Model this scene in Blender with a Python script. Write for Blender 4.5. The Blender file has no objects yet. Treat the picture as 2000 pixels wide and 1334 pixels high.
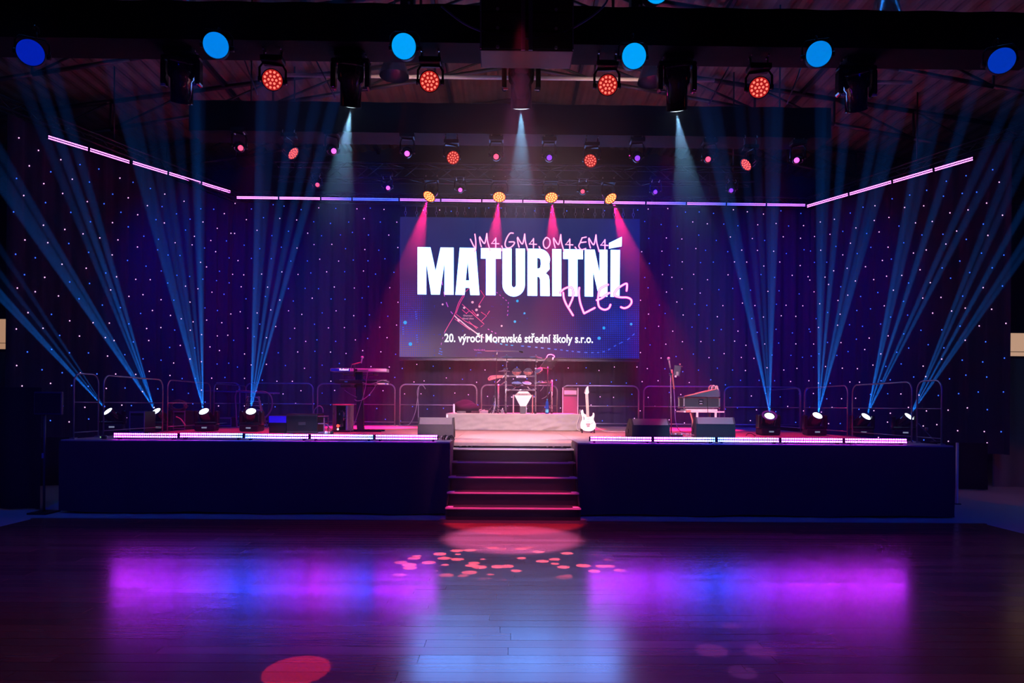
import bpy, bmesh, math, random
from mathutils import Vector, Matrix, Euler
from mathutils.geometry import tessellate_polygon
random.seed(7)
PI = math.pi
SC = bpy.context.scene
COL = SC.collection
# ---------------- camera, world, exposure ----------------
FPX, HOR, YAW, ROLL, CAMH = 1333.0, 792.0, 0.011, 0.0075, 1.72
cam_data = bpy.data.cameras.new('camera')
cam_data.sensor_width = 36.0
cam_data.lens = FPX / 2000 * 36
cam_data.shift_y = (HOR - 667) / 2000
cam_data.clip_end = 200
cam = bpy.data.objects.new('camera', cam_data)
COL.objects.link(cam)
CAM_R = Matrix.Rotation(-YAW, 3, 'Z') @ Matrix.Rotation(PI/2, 3, 'X') @ Matrix.Rotation(ROLL, 3, 'Z')
cam.matrix_world = Matrix.Translation((0, 0, CAMH)) @ CAM_R.to_4x4()
SC.camera = cam
SC.view_settings.view_transform = 'Standard'
SC.view_settings.look = 'None'
SC.view_settings.gamma = 1
SC.view_settings.exposure = 0.0
SC.view_settings.use_curve_mapping = False
world = bpy.data.worlds.new('world'); SC.world = world
world.use_nodes = True
world.node_tree.nodes['Background'].inputs[0].default_value = (0, 0, 0, 1)
SC.cycles.use_denoising = True
SC.cycles.max_bounces = 4
SC.cycles.diffuse_bounces = 2
SC.cycles.glossy_bounces = 3
SC.cycles.transmission_bounces = 3
SC.cycles.volume_bounces = 0
SC.cycles.transparent_max_bounces = 8
SC.cycles.sample_clamp_indirect = 4

def ray(px, py):
    return CAM_R @ Vector(((px - 1000) / FPX, (HOR - py) / FPX, -1))
def at(px, py, y):          # point of the picture ray at world depth y
    d = ray(px, py); t = y / d.y
    return Vector((d.x*t, y, CAMH + d.z*t))
def atz(px, py, z):         # point of the picture ray at height z
    d = ray(px, py); t = (z - CAMH) / d.z
    return Vector((d.x*t, d.y*t, z))
def proj(p):
    c = CAM_R.transposed() @ (Vector(p) - Vector((0, 0, CAMH)))
    return (1000 + FPX*c.x/-c.z, HOR - FPX*c.y/-c.z)

# ---------------- materials ----------------
def nodes(m):
    m.use_nodes = True
    return m.node_tree, m.node_tree.nodes['Principled BSDF']
def mat(name, col, rough=.5, metal=0, spec=.5, var=.12, scale=12, bump=0.0, coat=0, tint=None):
    m = bpy.data.materials.new(name); nt, p = nodes(m); N, L = nt.nodes, nt.links
    tc = N.new('ShaderNodeTexCoord'); nz = N.new('ShaderNodeTexNoise')
    nz.inputs['Scale'].default_value = scale; nz.inputs['Detail'].default_value = 4
    L.new(tc.outputs['Object'], nz.inputs['Vector'])
    mx = N.new('ShaderNodeMix'); mx.data_type = 'RGBA'
    mx.inputs[6].default_value = (*[c*(1-var) for c in col], 1)
    mx.inputs[7].default_value = (*[min(1, c*(1+var)) for c in col], 1)
    L.new(nz.outputs['Fac'], mx.inputs[0]); L.new(mx.outputs[2], p.inputs['Base Color'])
    mr = N.new('ShaderNodeMapRange'); mr.inputs['To Min'].default_value = max(0, rough-.06); mr.inputs['To Max'].default_value = min(1, rough+.06)
    L.new(nz.outputs['Fac'], mr.inputs['Value']); L.new(mr.outputs[0], p.inputs['Roughness'])
    p.inputs['Metallic'].default_value = metal
    p.inputs['Specular IOR Level'].default_value = spec
    if coat: p.inputs['Coat Weight'].default_value = coat
    if bump:
        b = N.new('ShaderNodeBump'); b.inputs['Strength'].default_value = bump; b.inputs['Distance'].default_value = .01
        L.new(nz.outputs['Fac'], b.inputs['Height']); L.new(b.outputs[0], p.inputs['Normal'])
    return m
def emit(name, col, strength, base=(.02, .02, .02), sample=False):
    m = bpy.data.materials.new(name); nt, p = nodes(m)
    p.inputs['Base Color'].default_value = (*base, 1); p.inputs['Roughness'].default_value = .4
    p.inputs['Emission Color'].default_value = (*col, 1); p.inputs['Emission Strength'].default_value = strength
    m.cycles.emission_sampling = 'AUTO' if sample else 'NONE'
    return m
BLACKPLASTIC = mat('black_plastic', (.009, .009, .012), .45, 0, .25)
BLACKMETAL = mat('black_metal', (.02, .02, .022), .32, .6)
GLOSSBLACK = mat('gloss_black', (.015, .015, .017), .12, 0, .6)
CLOTHBLACK = mat('black_molton', (.006, .006, .009), .85, 0, .15, scale=60, bump=.3)
ALU = mat('aluminium', (.62, .61, .6), .3, .95)
CHROME = mat('chrome', (.75, .74, .73), .15, 1)
STEELDARK = mat('dark_steel', (.05, .05, .055), .45, .5)
GREYPLASTIC = mat('grey_plastic', (.25, .25, .26), .5)
WHITEPAINT = mat('white_paint', (.8, .79, .76), .35)
IVORY = mat('ivory_mesh', (.85, .82, .72), .55)
RUBBERRED = mat('pinkish_rubber', (.5, .16, .14), .5)
GREYCLOTH = mat('grey_cloth', (.30, .28, .27), .8, 0, .2, scale=9, bump=.25)
TAPE = mat('white_tape', (.75, .72, .70), .6)
LAMPOFF = mat('lamp_glass', (.1, .1, .12), .1)

# ---------------- mesh helpers ----------------
def zto(d):                                   # rotation that takes +Z to direction d
    return Vector(d).normalized().to_track_quat('Z', 'Y').to_matrix()
class MB:
    def __init__(s): s.v, s.f, s.sm = [], [], []
    def add(s, vs, fs, M=None, smooth=False):
        o = len(s.v)
        s.v += [tuple(M @ Vector(p)) if M is not None else tuple(p) for p in vs]
        s.f += [tuple(i + o for i in f) for f in fs]
        s.sm += [smooth] * len(fs)
        return s
    def box(s, c, d, R=None):
        hx, hy, hz = d[0]/2, d[1]/2, d[2]/2
        vs = [Vector((x, y, z)) for z in (-hz, hz) for y in (-hy, hy) for x in (-hx, hx)]
        if R is not None: vs = [R @ p for p in vs]
        c = Vector(c)
        return s.add([p + c for p in vs], [(0,2,3,1),(4,5,7,6),(0,1,5,4),(2,6,7,3),(0,4,6,2),(1,3,7,5)])
    def rbox(s, c, d, r=.01, R=None):         # box with chamfered edges
        hx, hy, hz = d[0]/2, d[1]/2, d[2]/2
        r = min(r, hx*.9, hy*.9, hz*.9)
        bm = bmesh.new(); bmesh.ops.create_cube(bm, size=1)
        for v in bm.verts: v.co = (v.co.x*2*hx, v.co.y*2*hy, v.co.z*2*hz)
        bmesh.ops.bevel(bm, geom=bm.edges[:], offset=r, segments=2, profile=.5, affect='EDGES')
        bm.verts.index_update()
        c = Vector(c)
        vs = [(R @ v.co if R is not None else v.co.copy()) + c for v in bm.verts]
        fs = [tuple(v.index for v in f.verts) for f in bm.faces]
        bm.free()
        return s.add(vs, fs)
    def tube(s, a, b, r, r2=None, n=8):
        a, b = Vector(a), Vector(b); r2 = r if r2 is None else r2
        R = zto(b - a)
        vs = []
        for p, q in ((a, r), (b, r2)):
            vs += [p + R @ Vector((q*math.cos(2*PI*i/n), q*math.sin(2*PI*i/n), 0)) for i in range(n)]
        o = len(s.v)
        s.add(vs, [(i, (i+1) % n, n+(i+1) % n, n+i) for i in range(n)], smooth=True)
        s.f += [tuple(o+i for i in reversed(range(n))), tuple(o+n+i for i in range(n))]; s.sm += [False]*2
        return s
    def path(s, pts, r, n=6):
        pts = [Vector(p) for p in pts]
        up = None; rings = []
        for i, p in enumerate(pts):
            d = (pts[min(i+1, len(pts)-1)] - pts[max(i-1, 0)])
            if d.length < 1e-9: d = Vector((0, 0, 1))
            d.normalize()
            if up is None: up = d.orthogonal().normalized()
            up = (up - d * up.dot(d))
            up = up.normalized() if up.length > 1e-6 else d.orthogonal().normalized()
            w = d.cross(up)
            rings.append([p + up*r*math.cos(2*PI*k/n) + w*r*math.sin(2*PI*k/n) for k in range(n)])
        fs = []
        for i in range(len(rings)-1):
            for k in range(n): fs.append((i*n+k, i*n+(k+1) % n, (i+1)*n+(k+1) % n, (i+1)*n+k))
        o = len(s.v)
        s.add([q for r_ in rings for q in r_], fs, smooth=True)
        m = (len(rings)-1)*n
        s.f += [tuple(o+i for i in reversed(range(n))), tuple(o+m+i for i in range(n))]; s.sm += [False]*2
        return s
    def lathe(s, prof, c=(0, 0, 0), R=None, n=20, cap0=True, cap1=True):   # prof: (radius, z)
        c = Vector(c); vs = []
        for r, z in prof:
            for i in range(n):
                p = Vector((r*math.cos(2*PI*i/n), r*math.sin(2*PI*i/n), z))
                vs.append((R @ p if R is not None else p) + c)
        fs = [(j*n+i, j*n+(i+1) % n, (j+1)*n+(i+1) % n, (j+1)*n+i) for j in range(len(prof)-1) for i in range(n)]
        o = len(s.v); s.add(vs, fs, smooth=True)
        if cap0: s.f.append(tuple(o+i for i in reversed(range(n)))); s.sm.append(False)
        if cap1: s.f.append(tuple(o+(len(prof)-1)*n+i for i in range(n))); s.sm.append(False)
        return s
    def prism(s, poly, z0, z1, M=None, holes=()):    # polygon in xy, extruded along z
        loops = [[Vector((x, y, 0)) for x, y in poly]] + [[Vector((x, y, 0)) for x, y in h] for h in holes]
        tris = tessellate_polygon(loops)
        flat = [p for l in loops for p in l]; n = len(flat)
        vs = [(p.x, p.y, z0) for p in flat] + [(p.x, p.y, z1) for p in flat]
        fs = [tuple(reversed(t)) for t in tris] + [tuple(i+n for i in t) for t in tris]
        k = 0
        for l in loops:
            m = len(l)
            fs += [(k+i, k+(i+1) % m, n+k+(i+1) % m, n+k+i) for i in range(m)]; k += m
        return s.add(vs, fs, M)
    def grid(s, fn, nu, nv):                         # surface from fn(u, v), u and v in 0..1
        vs = [fn(i/nu, j/nv) for j in range(nv+1) for i in range(nu+1)]
        w = nu+1
        return s.add(vs, [(j*w+i, j*w+i+1, (j+1)*w+i+1, (j+1)*w+i) for j in range(nv) for i in range(nu)], smooth=True)
    def ribbon(s, pts, w, y, t=.004):                # flat stroke in the xz plane with its face towards -y
        pts = [Vector((p[0], p[1])) for p in pts]
        L_, R_ = [], []
        for i, p in enumerate(pts):
            d = pts[min(i+1, len(pts)-1)] - pts[max(i-1, 0)]
            d = d.normalized() if d.length > 1e-9 else Vector((1, 0))
            nrm = Vector((-d.y, d.x)) * w/2
            L_.append(p+nrm); R_.append(p-nrm)
        n = len(pts); vs = []
        for yy in (y, y+t): vs += [(q.x, yy, q.y) for q in L_] + [(q.x, yy, q.y) for q in R_]
        fs = []
        for i in range(n-1):
            fs += [(i, n+i, n+i+1, i+1), (2*n+i, 2*n+i+1, 3*n+i+1, 3*n+i), (i, i+1, 2*n+i+1, 2*n+i), (n+i, 3*n+i, 3*n+i+1, n+i+1)]
        return s.add(vs, fs)
    def build(s, name, m, parent=None, loc=None, label=None, kind=None, fix=True):
        me = bpy.data.meshes.new(name)
        me.from_pydata(s.v, [], s.f); me.update()
        if fix:
            bm = bmesh.new(); bm.from_mesh(me); bmesh.ops.recalc_face_normals(bm, faces=bm.faces[:]); bm.to_mesh(me); bm.free()
        me.polygons.foreach_set('use_smooth', s.sm)
        me.materials.append(m)
        o = bpy.data.objects.new(name, me); COL.objects.link(o)
        if parent: o.parent = parent
        if loc is not None: o.location = loc
        if label: o['label'] = label
        if kind: o['kind'] = kind
        return o
def root(name, loc, label, cat, group=None, rz=0, kind=None):
    o = bpy.data.objects.new(name, None); COL.objects.link(o)
    o.empty_display_size = .1
    o.location = loc; o.rotation_euler = (0, 0, rz)
    if label: o['label'] = label
    if cat: o['category'] = cat
    if group: o['group'] = group
    if kind: o['kind'] = kind
    return o
def tag(o, label, cat, group=None):
    o['label'] = label; o['category'] = cat
    if group: o['group'] = group
    return o
def copy_tree(o, parent=None):
    c = o.copy(); COL.objects.link(c)
    if parent: c.parent = parent
    for ch in o.children: copy_tree(ch, c)
    return c
def smooth_pts(pts, k=6):                            # Catmull-Rom through points
    P = [Vector(p) for p in pts]; out = []
    for i in range(len(P)-1):
        p0, p1, p2, p3 = P[max(i-1, 0)], P[i], P[i+1], P[min(i+2, len(P)-1)]
        for j in range(k):
            t = j/k
            out.append(.5*((2*p1)+(p2-p0)*t+(2*p0-5*p1+4*p2-p3)*t*t+(3*p1-p0-3*p2+p3)*t**3))
    return out + [P[-1]]
def spot(loc, target, energy, deg, col, blend=.3, radius=.03, parent=None, name='lamp'):
    l = bpy.data.lights.new(name, 'SPOT'); l.energy = energy; l.spot_size = math.radians(deg); l.spot_blend = blend
    l.color = col; l.shadow_soft_size = radius
    o = bpy.data.objects.new(name, l); COL.objects.link(o)
    d = (Vector(target) - Vector(loc)).normalized()
    o.rotation_euler = d.to_track_quat('-Z', 'Y').to_euler()
    o.location = loc
    if parent:
        o.parent = parent; o.location = Vector(loc) - parent.location
    return o
def text_mesh(body, size, bold=0, xs=1.0, name='lettering'):
    cu = bpy.data.curves.new(name, 'FONT'); cu.body = body; cu.size = size; cu.offset = bold; cu.extrude = .002
    cu.align_x = 'LEFT'; cu.resolution_u = 3
    t = bpy.data.objects.new(name, cu); COL.objects.link(t)
    dg = bpy.context.evaluated_depsgraph_get(); dg.update()
    me = bpy.data.meshes.new_from_object(t.evaluated_get(dg))
    COL.objects.unlink(t); bpy.data.objects.remove(t)
    xsv = [v.co.x for v in me.vertices]; mn = min(xsv)
    for v in me.vertices: v.co = ((v.co.x-mn)*xs, -v.co.z, v.co.y)     # stand it up facing -y
    return me
def text(body, w, h, loc, m, parent, name='lettering', bold=0.0, label=None):
    """text scaled to width w, caps height h, lower left corner at loc (local)"""
    me = text_mesh(body, 1.0, bold)
    X = [v.co.x for v in me.vertices]; k = w / max(max(X), 1e-4)
    for v in me.vertices: v.co = (v.co.x*k, v.co.y, v.co.z*h/.72)
    me.materials.append(m)
    o = bpy.data.objects.new(name, me); COL.objects.link(o); o.parent = parent; o.location = loc
    if label: o['label'] = label
    return o
DECK, SY = 1.14, 10.66                               # stage deck height, stage front

# ---------------- hall shell ----------------
def hall_floor_mat():
    m = mat('hall_floor_grey', (.33, .33, .34), .35, 0, .5, var=.15, scale=3)
    return m
MB().box((0.1, 10, -.1), (34, 30, .2)).build('floor', hall_floor_mat(), kind='structure')
WALLDARK = mat('dark_wall', (.02, .02, .024), .8)
WALLGREEN = mat('grey_green_drape_wall', (.16, .18, .18), .85, scale=30, bump=.3)
MB().box((0.1, 22.6, 5.4), (34, .2, 10.8)).build('wall_back', WALLDARK, kind='structure')
MB().box((-16.9, 10, 5.4), (.2, 30, 10.8)).build('wall_left', WALLDARK, kind='structure')
MB().box((17.1, 10, 5.4), (.2, 30, 10.8)).build('wall_right', WALLDARK, kind='structure')
MB().box((0.1, -4.9, 5.4), (34, .2, 10.8)).build('wall_front', WALLDARK, kind='structure')
# corrugated gable roof
RIDGE, EAVE, CX = 10.7, 8.3, .2
def roof_z(x): return RIDGE - (RIDGE-EAVE) * abs(x-CX)/17.0
ROOFM = mat('brown_roof_boards', (.20, .13, .105), .8, var=.45, scale=2.2)
def roof_half(sgn):
    mb = MB(); n = 210; wv = 17.0/n
    prev = None; vs = []; fs = []
    for i in range(n+1):
        x = CX + sgn*i*wv; z = roof_z(x) + (.045 if (i//2) % 2 else 0)
        vs += [(x, -5, z), (x, 22.7, z)]
        if i: fs.append((2*i-2, 2*i, 2*i+1, 2*i-1))
    mb.add(vs, fs)
    return mb
for sgn in (-1, 1): roof_half(sgn).build('ceiling', ROOFM, kind='structure')
def roof_truss(y):
    r = root('roof_truss', (0, y, 0), None, None, kind='structure')
    tc = MB(); bc = MB(); wb = MB()
    N_ = 16
    top = [(CX + (i-N_/2)*2.0, 0, roof_z(CX+(i-N_/2)*2.0)-.12) for i in range(N_+1)]
    bot = [(p[0], 0, p[2]-.85+.45*(1-abs(i-N_/2)/(N_/2))) for i, p in enumerate(top)]
    for i in range(N_):
        tc.tube(top[i], top[i+1], .06, n=4); bc.tube(bot[i], bot[i+1], .05, n=4)
        wb.tube(top[i], bot[i], .03, n=4)
        a, b = (bot[i], top[i+1]) if i < N_/2 else (top[i], bot[i+1])
        wb.tube(a, b, .03, n=4)
    tc.build('top_chord', STEELDARK, r); bc.build('bottom_chord', STEELDARK, r); wb.build('web', STEELDARK, r)
for y in (8.6, 11.4, 14.2, 17.0, 19.8): roof_truss(y)
pl = MB()
for x in (-7, -4.2, -1.6, 1.9, 4.6, 7.4): pl.box((x, 10, roof_z(x)-.07), (.08, 29, .12))
pl.build('roof_purlin', STEELDARK, kind='structure')
# pale painted pipes under the roof, seen above the second truss
PIPEM = mat('pale_pipe_paint', (.75, .66, .62), .35)
for a, b in ((560, 1395), (1640, 1780)):
    p, q = at(a, 152+(a-1000)*.012, 15.6), at(b, 152+(b-1000)*.012, 15.6)
    MB().tube(p, q, .045, n=8).build('trim_1', PIPEM, kind='structure')
# partitions and the lit openings at both sides
def lit_opening(name, px0, py0, px1, py1, y, col):
    p, q = at(px0, py1, y), at(px1, py0, y)
    w, h = q.x-p.x, q.z-p.z
    o = MB().box((0, 0, 0), (w, .04, h)).build(name, emit(name+'_glow', col, 1.0), loc=((p.x+q.x)/2, y, (p.z+q.z)/2), kind='structure')
    f = MB()
    f.box((0, -.03, h/2), (w, .06, .05)).box((0, -.03, -h/2), (w, .06, .05)).box((w/2, -.03, 0), (.06, .06, h)).box((-w/2, -.03, 0), (.06, .06, h))
    f.build('window_frame', STEELDARK, o)
    MB().box((0, -.03, -h*.28), (w, .03, .012)).build('rail', STEELDARK, o)
lit_opening('window_1', -120, 622, 46, 683, 17.9, (.42, .23, .14))
lit_opening('lit_wall', 1960, 650, 2120, 698, 15.2, (.50, .30, .20))  # glowing panel stands in for the warm-lit wall behind
def partition(name, px0, px1, pytop, y, m, dz=0):
    p, q = at(px0, pytop, y), at(px1, pytop, y)
    w = q.x-p.x
    def fn(u, v): return (p.x+u*w, y+.03*math.sin(u*w*14), dz+v*(p.z-dz))
    MB().grid(fn, 60, 2).build(name, m, kind='structure')
partition('wall_partition_right', 1940, 2150, 700, 15.0, WALLGREEN)
partition('wall_partition_left', -150, 60, 686, 17.7, WALLGREEN)

# ---------------- dance floor: parquet planks ----------------
def plank_mat():
    m = bpy.data.materials.new('parquet'); nt, p = nodes(m); N, L = nt.nodes, nt.links
    oi = N.new('ShaderNodeObjectInfo'); tc = N.new('ShaderNodeTexCoord')
    mp = N.new('ShaderNodeMapping'); mp.inputs['Scale'].default_value = (2, 30, 1)
    av = N.new('ShaderNodeVectorMath'); av.operation = 'ADD'
    L.new(tc.outputs['Object'], mp.inputs[0]); L.new(mp.outputs[0], av.inputs[0]); L.new(oi.outputs['Location'], av.inputs[1])
    nz = N.new('ShaderNodeTexNoise'); nz.inputs['Scale'].default_value = 1.5; nz.inputs['Detail'].default_value = 6
    L.new(av.outputs[0], nz.inputs['Vector'])
    ad = N.new('ShaderNodeMath'); ad.operation = 'MULTIPLY_ADD'; ad.inputs[1].default_value = .5
    L.new(nz.outputs['Fac'], ad.inputs[0])
    ra = N.new('ShaderNodeMath'); ra.operation = 'MULTIPLY'; ra.inputs[1].default_value = .5
    L.new(oi.outputs['Random'], ra.inputs[0]); L.new(ra.outputs[0], ad.inputs[2])
    cr = N.new('ShaderNodeValToRGB')
    cr.color_ramp.elements[0].color = (.10, .035, .025, 1); cr.color_ramp.elements[1].color = (.22, .09, .06, 1)
    L.new(ad.outputs[0], cr.inputs[0]); L.new(cr.outputs[0], p.inputs['Base Color'])
    mr = N.new('ShaderNodeMapRange'); mr.inputs['To Min'].default_value = .17; mr.inputs['To Max'].default_value = .26
    L.new(ad.outputs[0], mr.inputs['Value']); L.new(mr.outputs[0], p.inputs['Roughness'])
    p.inputs['Specular IOR Level'].default_value = .85
    return m
PARQ = plank_mat()
DX0, DX1, DY1 = -6.86, 7.12, 10.05
dance = root('dance_floor', ((DX0+DX1)/2, DY1, 0), None, None, kind='structure')
OFF = Vector(dance.location)
MB().box(Vector(((DX0+DX1)/2, 3.6, .002))-OFF, (DX1-DX0, 12.9, .004)).build('underlay', STEELDARK, dance)
PLH, PLW, PLL = .014, .150, 2.4
pm = MB().box((0, 0, 0), (1, PLW-.003, PLH)).build('plank', PARQ, dance).data
bpy.data.objects.remove(bpy.data.objects['plank'])
rr = random.Random(3); row = 0; y = DY1 - PLW/2
while y > 4.0:
    x = DX0 - (rr.random()*1.6 if row % 2 else .2+rr.random()*.9)
    while x < DX1:
        a, b = max(x, DX0), min(x+PLL, DX1)
        if b-a > .05:
            o = bpy.data.objects.new('plank', pm); COL.objects.link(o); o.parent = dance
            o.location = Vector(((a+b)/2, y, .004+PLH/2)) - OFF; o.scale = (b-a-.003, 1, 1)
            o.rotation_euler = (rr.gauss(0, .0022), rr.gauss(0, .0003), 0)
        x += PLL
    y -= PLW; row += 1
mb = MB()
while y > -2.8:
    mb.box(Vector(((DX0+DX1)/2, y, .004+PLH/2))-OFF, (DX1-DX0, PLW-.003, PLH)); y -= PLW
mb.build('planks', PARQ, dance, kind='stuff')
MB().box(Vector(((DX0+DX1)/2, DY1+.02, .01))-OFF, (DX1-DX0+.1, .05, .018)).build('edge_profile', STEELDARK, dance)

# ---------------- stage ----------------
XL, XR, OL, OR, RY, BY = -6.88, 7.07, -.845, 1.15, 11.52, 19.6
stage = root('stage_platform', (.1, 15, 0), 'long black-skirted stage platform with pinkish wooden deck carrying the band equipment', 'stage')
SO = Vector(stage.location)
DECKM = mat('deck_plywood', (.46, .26, .21), .42, 0, .4, var=.18, scale=5)
xs = [XL + (OL-XL)*i/3 for i in range(4)] + [OR + (XR-OR)*i/3 for i in range(4)]
cols = [(xs[i], xs[i+1]) for i in range(3)] + [(OL, OR)] + [(xs[4+i], xs[5+i]) for i in range(3)]
rows = [(SY, RY)] + [(RY + (BY-RY)*i/8, RY+(BY-RY)*(i+1)/8) for i in range(8)]
for ri, (y0, y1) in enumerate(rows):
    for ci, (a, b) in enumerate(cols):
        if ri == 0 and ci == 3: continue
        MB().box((0, 0, 0), (b-a-.006, y1-y0-.006, .05)).build('deck_panel', DECKM, stage, Vector(((a+b)/2, (y0+y1)/2, DECK-.025))-SO)
fr = MB()
for (a, b, y) in ((XL, OL, SY+.02), (OR, XR, SY+.02), (OL, OR, RY+.02)):
    fr.box(Vector(((a+b)/2, y, DECK-.075))-SO, (b-a, .03, .06))
fr.build('edge_frame', mat('edge_frame_grey', (.2, .17, .17), .4, .7), stage)
lg = MB()
for x in (XL+.1, xs[1], xs[2], OL-.08, OR+.08, xs[5], xs[6], XR-.1):
    for y in (SY+.15, RY+.05, 14.5, 17, 19.4): MB_ = lg.tube(Vector((x, y, 0))-SO, Vector((x, y, DECK-.05))-SO, .025)
lg.build('support_legs', ALU, stage)
SKIRTM = mat('black_skirt_cloth', (.008, .009, .024), .75, 0, .25, scale=40, bump=.25)
def skirt(a, b, y, seed):
    r_ = random.Random(seed); ph = [r_.random()*6 for _ in range(5)]
    w = b-a
    def fn(u, v):
        x = u*w; sag = .03*math.sin(x*2.1+ph[0]+v*1.5)+.018*math.sin(x*4.7+ph[1]-v*2.2)+.008*math.sin(x*11+ph[2])
        return Vector((a+x, y-.03-abs(sag)*(1.1-v), .03+.012*math.sin(x*3+ph[3])*(1-v)+v*(DECK-.05)))-SO
    MB().grid(fn, 130, 12).build('skirt', SKIRTM, stage)
skirt(XL, OL+.0, SY, 1); skirt(OR, XR, SY, 5)
def side(x, y0, y1, name, m):
    def fn(u, v): return Vector((x+.012*math.sin(u*(y1-y0)*5), y0+(y1-y0)*u, .03+v*(DECK-.05)))-SO
    MB().grid(fn, 50, 3).build(name, m, stage)
side(XL-.02, SY, BY, 'side_skirt', SKIRTM); side(XR+.02, SY, BY, 'side_skirt', SKIRTM)
CHEEK = mat('beige_cheek_cloth', (.42, .34, .30), .7)
side(OL+.005, SY, RY, 'stair_recess_cheek', CHEEK); side(OR-.005, SY, RY, 'stair_recess_cheek', CHEEK)
# stairs
ST = root('staircase', (.14, 10.6, 0), 'black stage stairs of five treads with bright nosings and white corner tape', 'stairs')
SO2 = Vector(ST.location)
RISERM = mat('riser_black', (.004, .004, .007), .7, 0, .1); TREADM = mat('black_tread', (.018, .016, .018), .5); NOSE = mat('bright_nosing', (.65, .55, .5), .35, .4)
ty = [10.06, 10.33, 10.60, 10.87, 11.14]; tz = [.211, .402, .610, .820, 1.015]
sx0, sx1 = -.86, 1.14; scx = (sx0+sx1)/2
for i in range(5):
    y0 = ty[i]; y1 = ty[i+1]+.03 if i < 4 else RY
    t = MB().box(Vector((scx, (y0+y1)/2, tz[i]-.018))-SO2, (sx1-sx0, y1-y0, .036)).build('tread', TREADM, ST)
    MB().box(Vector((scx, y0-.004, tz[i]-.008))-SO2, (sx1-sx0, .026, .022)).build('nosing', NOSE, t, label='bright pinkish metal nosing')
    for sx in (sx0+.06, sx1-.06): MB().box(Vector((sx, y0+.075, tz[i]+.0015))-SO2, (.10, .13, .003)).build('corner_tape', TAPE, t)
    z0 = tz[i-1] if i else .015
    MB().box(Vector((scx, y0+.05, (z0+tz[i]-.036)/2))-SO2, (sx1-sx0-.04, .02, tz[i]-.036-z0)).build('riser', RISERM, ST)
for x in (sx0+.015, sx1-.015):
    pr = [(10.10, 0), (11.5, 0), (11.5, 1.0), (11.14, .98), (10.10, .17)]
    M_ = Matrix(((0, 0, 1, x-SO2.x), (1, 0, 0, -SO2.y), (0, 1, 0, 0), (0, 0, 0, 1)))
    MB().prism(pr, -.012, .012, M_).build('stringer', BLACKMETAL, ST)
MB().box(Vector((scx, 10.0, .0195))-SO2, (2.16, .30, .003)).build('floor_plate', STEELDARK, ST)

# ---------------- star cloths ----------------
CLOTH = mat('navy_star_cloth', (.016, .010, .034), .9, 0, .15, scale=30, bump=.3)
STARB = emit('blue_star_led', (.03, .12, 1), 2.6); STARW = emit('pale_pink_star_led', (1, .45, .95), 2.2)
def starcloth(name, p0, p1, z0, z1, label, seed, spacing=.47):
    p0, p1 = Vector((*p0, 0)), Vector((*p1, 0)); d = p1-p0; L_ = d.length; d.normalize(); n = Vector((d.y, -d.x, 0))
    if n.y > 0: n = -n
    r = root(name, (p0+p1)/2 + Vector((0, 0, z0)), label, 'curtain', 'star cloths around the stage')
    o_ = Vector(r.location); rg = random.Random(seed); ph = rg.random()*6
    def off(x, v): return .045*math.sin(x*13+ph+.3*math.sin(x*2.3))+.02*math.sin(x*31+ph)
    def fn(u, v):
        x = u*L_; return p0 + d*x + n*off(x, v)*(1-.3*v) + Vector((0, 0, z0+v*(z1-z0))) - o_
    MB().grid(fn, int(L_*22), 4).build('cloth', CLOTH, r)
    b, w = MB(), MB(); k = 0; z = z0+.16
    while z < z1-.1:
        x = .15 + (spacing/2 if k % 2 else 0)
        while x < L_-.08:
            xx, zz = x+rg.uniform(-.1, .1), z+rg.uniform(-.08, .08)
            v = (zz-z0)/(z1-z0)
            c = p0+d*xx+n*(off(xx, v)*(1-.3*v)+.022)+Vector((0, 0, zz))-o_
            q = .016
            (b if rg.random() < .5 else w).add([c+Vector((q, 0, 0)), c+Vector((0, -q, 0)), c-Vector((q, 0, 0)), c+Vector((0, q, 0)), c+Vector((0, 0, q)), c-Vector((0, 0, q))],
                [(0,1,4),(1,2,4),(2,3,4),(3,0,4),(1,0,5),(2,1,5),(3,2,5),(0,3,5)])
            x += spacing
        z += spacing*.80; k += 1
    b.build('blue_star_lights', STARB, r, kind='stuff'); w.build('pink_star_lights', STARW, r, kind='stuff')
starcloth('star_cloth', (-7.75, 19.47), (8.75, 19.47), DECK, 7.46, 'wide star cloth hanging behind the video wall, dotted with blue and pink lights', 1)
starcloth('star_cloth', (-9.85, 13.6), (-7.65, 19.6), .76, 7.4, 'left angled star cloth wing beside the four left beam lights', 2)
starcloth('star_cloth', (8.65, 19.6), (10.62, 14.2), .76, 7.4, 'right angled star cloth wing beside the four right beam lights', 3)
def drape(name, p0, p1, z0, z1, label, m=CLOTHBLACK, amp=.03):
    p0, p1 = Vector((*p0, 0)), Vector((*p1, 0)); d = p1-p0; L_ = d.length; d.normalize(); n = Vector((d.y, -d.x, 0))
    def fn(u, v): return d*(u*L_) + n*amp*math.sin(u*L_*12+v) + Vector((0, 0, v*(z1-z0)))
    return tag(MB().grid(fn, max(10, int(L_*16)), 3).build(name, m, loc=p0+Vector((0, 0, z0))), label, 'drape')
drape('floor_drape', (7.4, 14.9), (10.22, 14.3), .02, 1.0, 'plain black drape reaching the floor under the right star cloth')
drape('floor_drape', (-9.6, 13.9), (-7.2, 14.6), .02, 1.0, 'plain black drape reaching the floor under the left star cloth')
drape('dark_booth_drape', (-10.6, 10.95), (-7.35, 10.95), .02, 1.95, 'tall black drape standing on the floor left of the stage', amp=.05)

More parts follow.
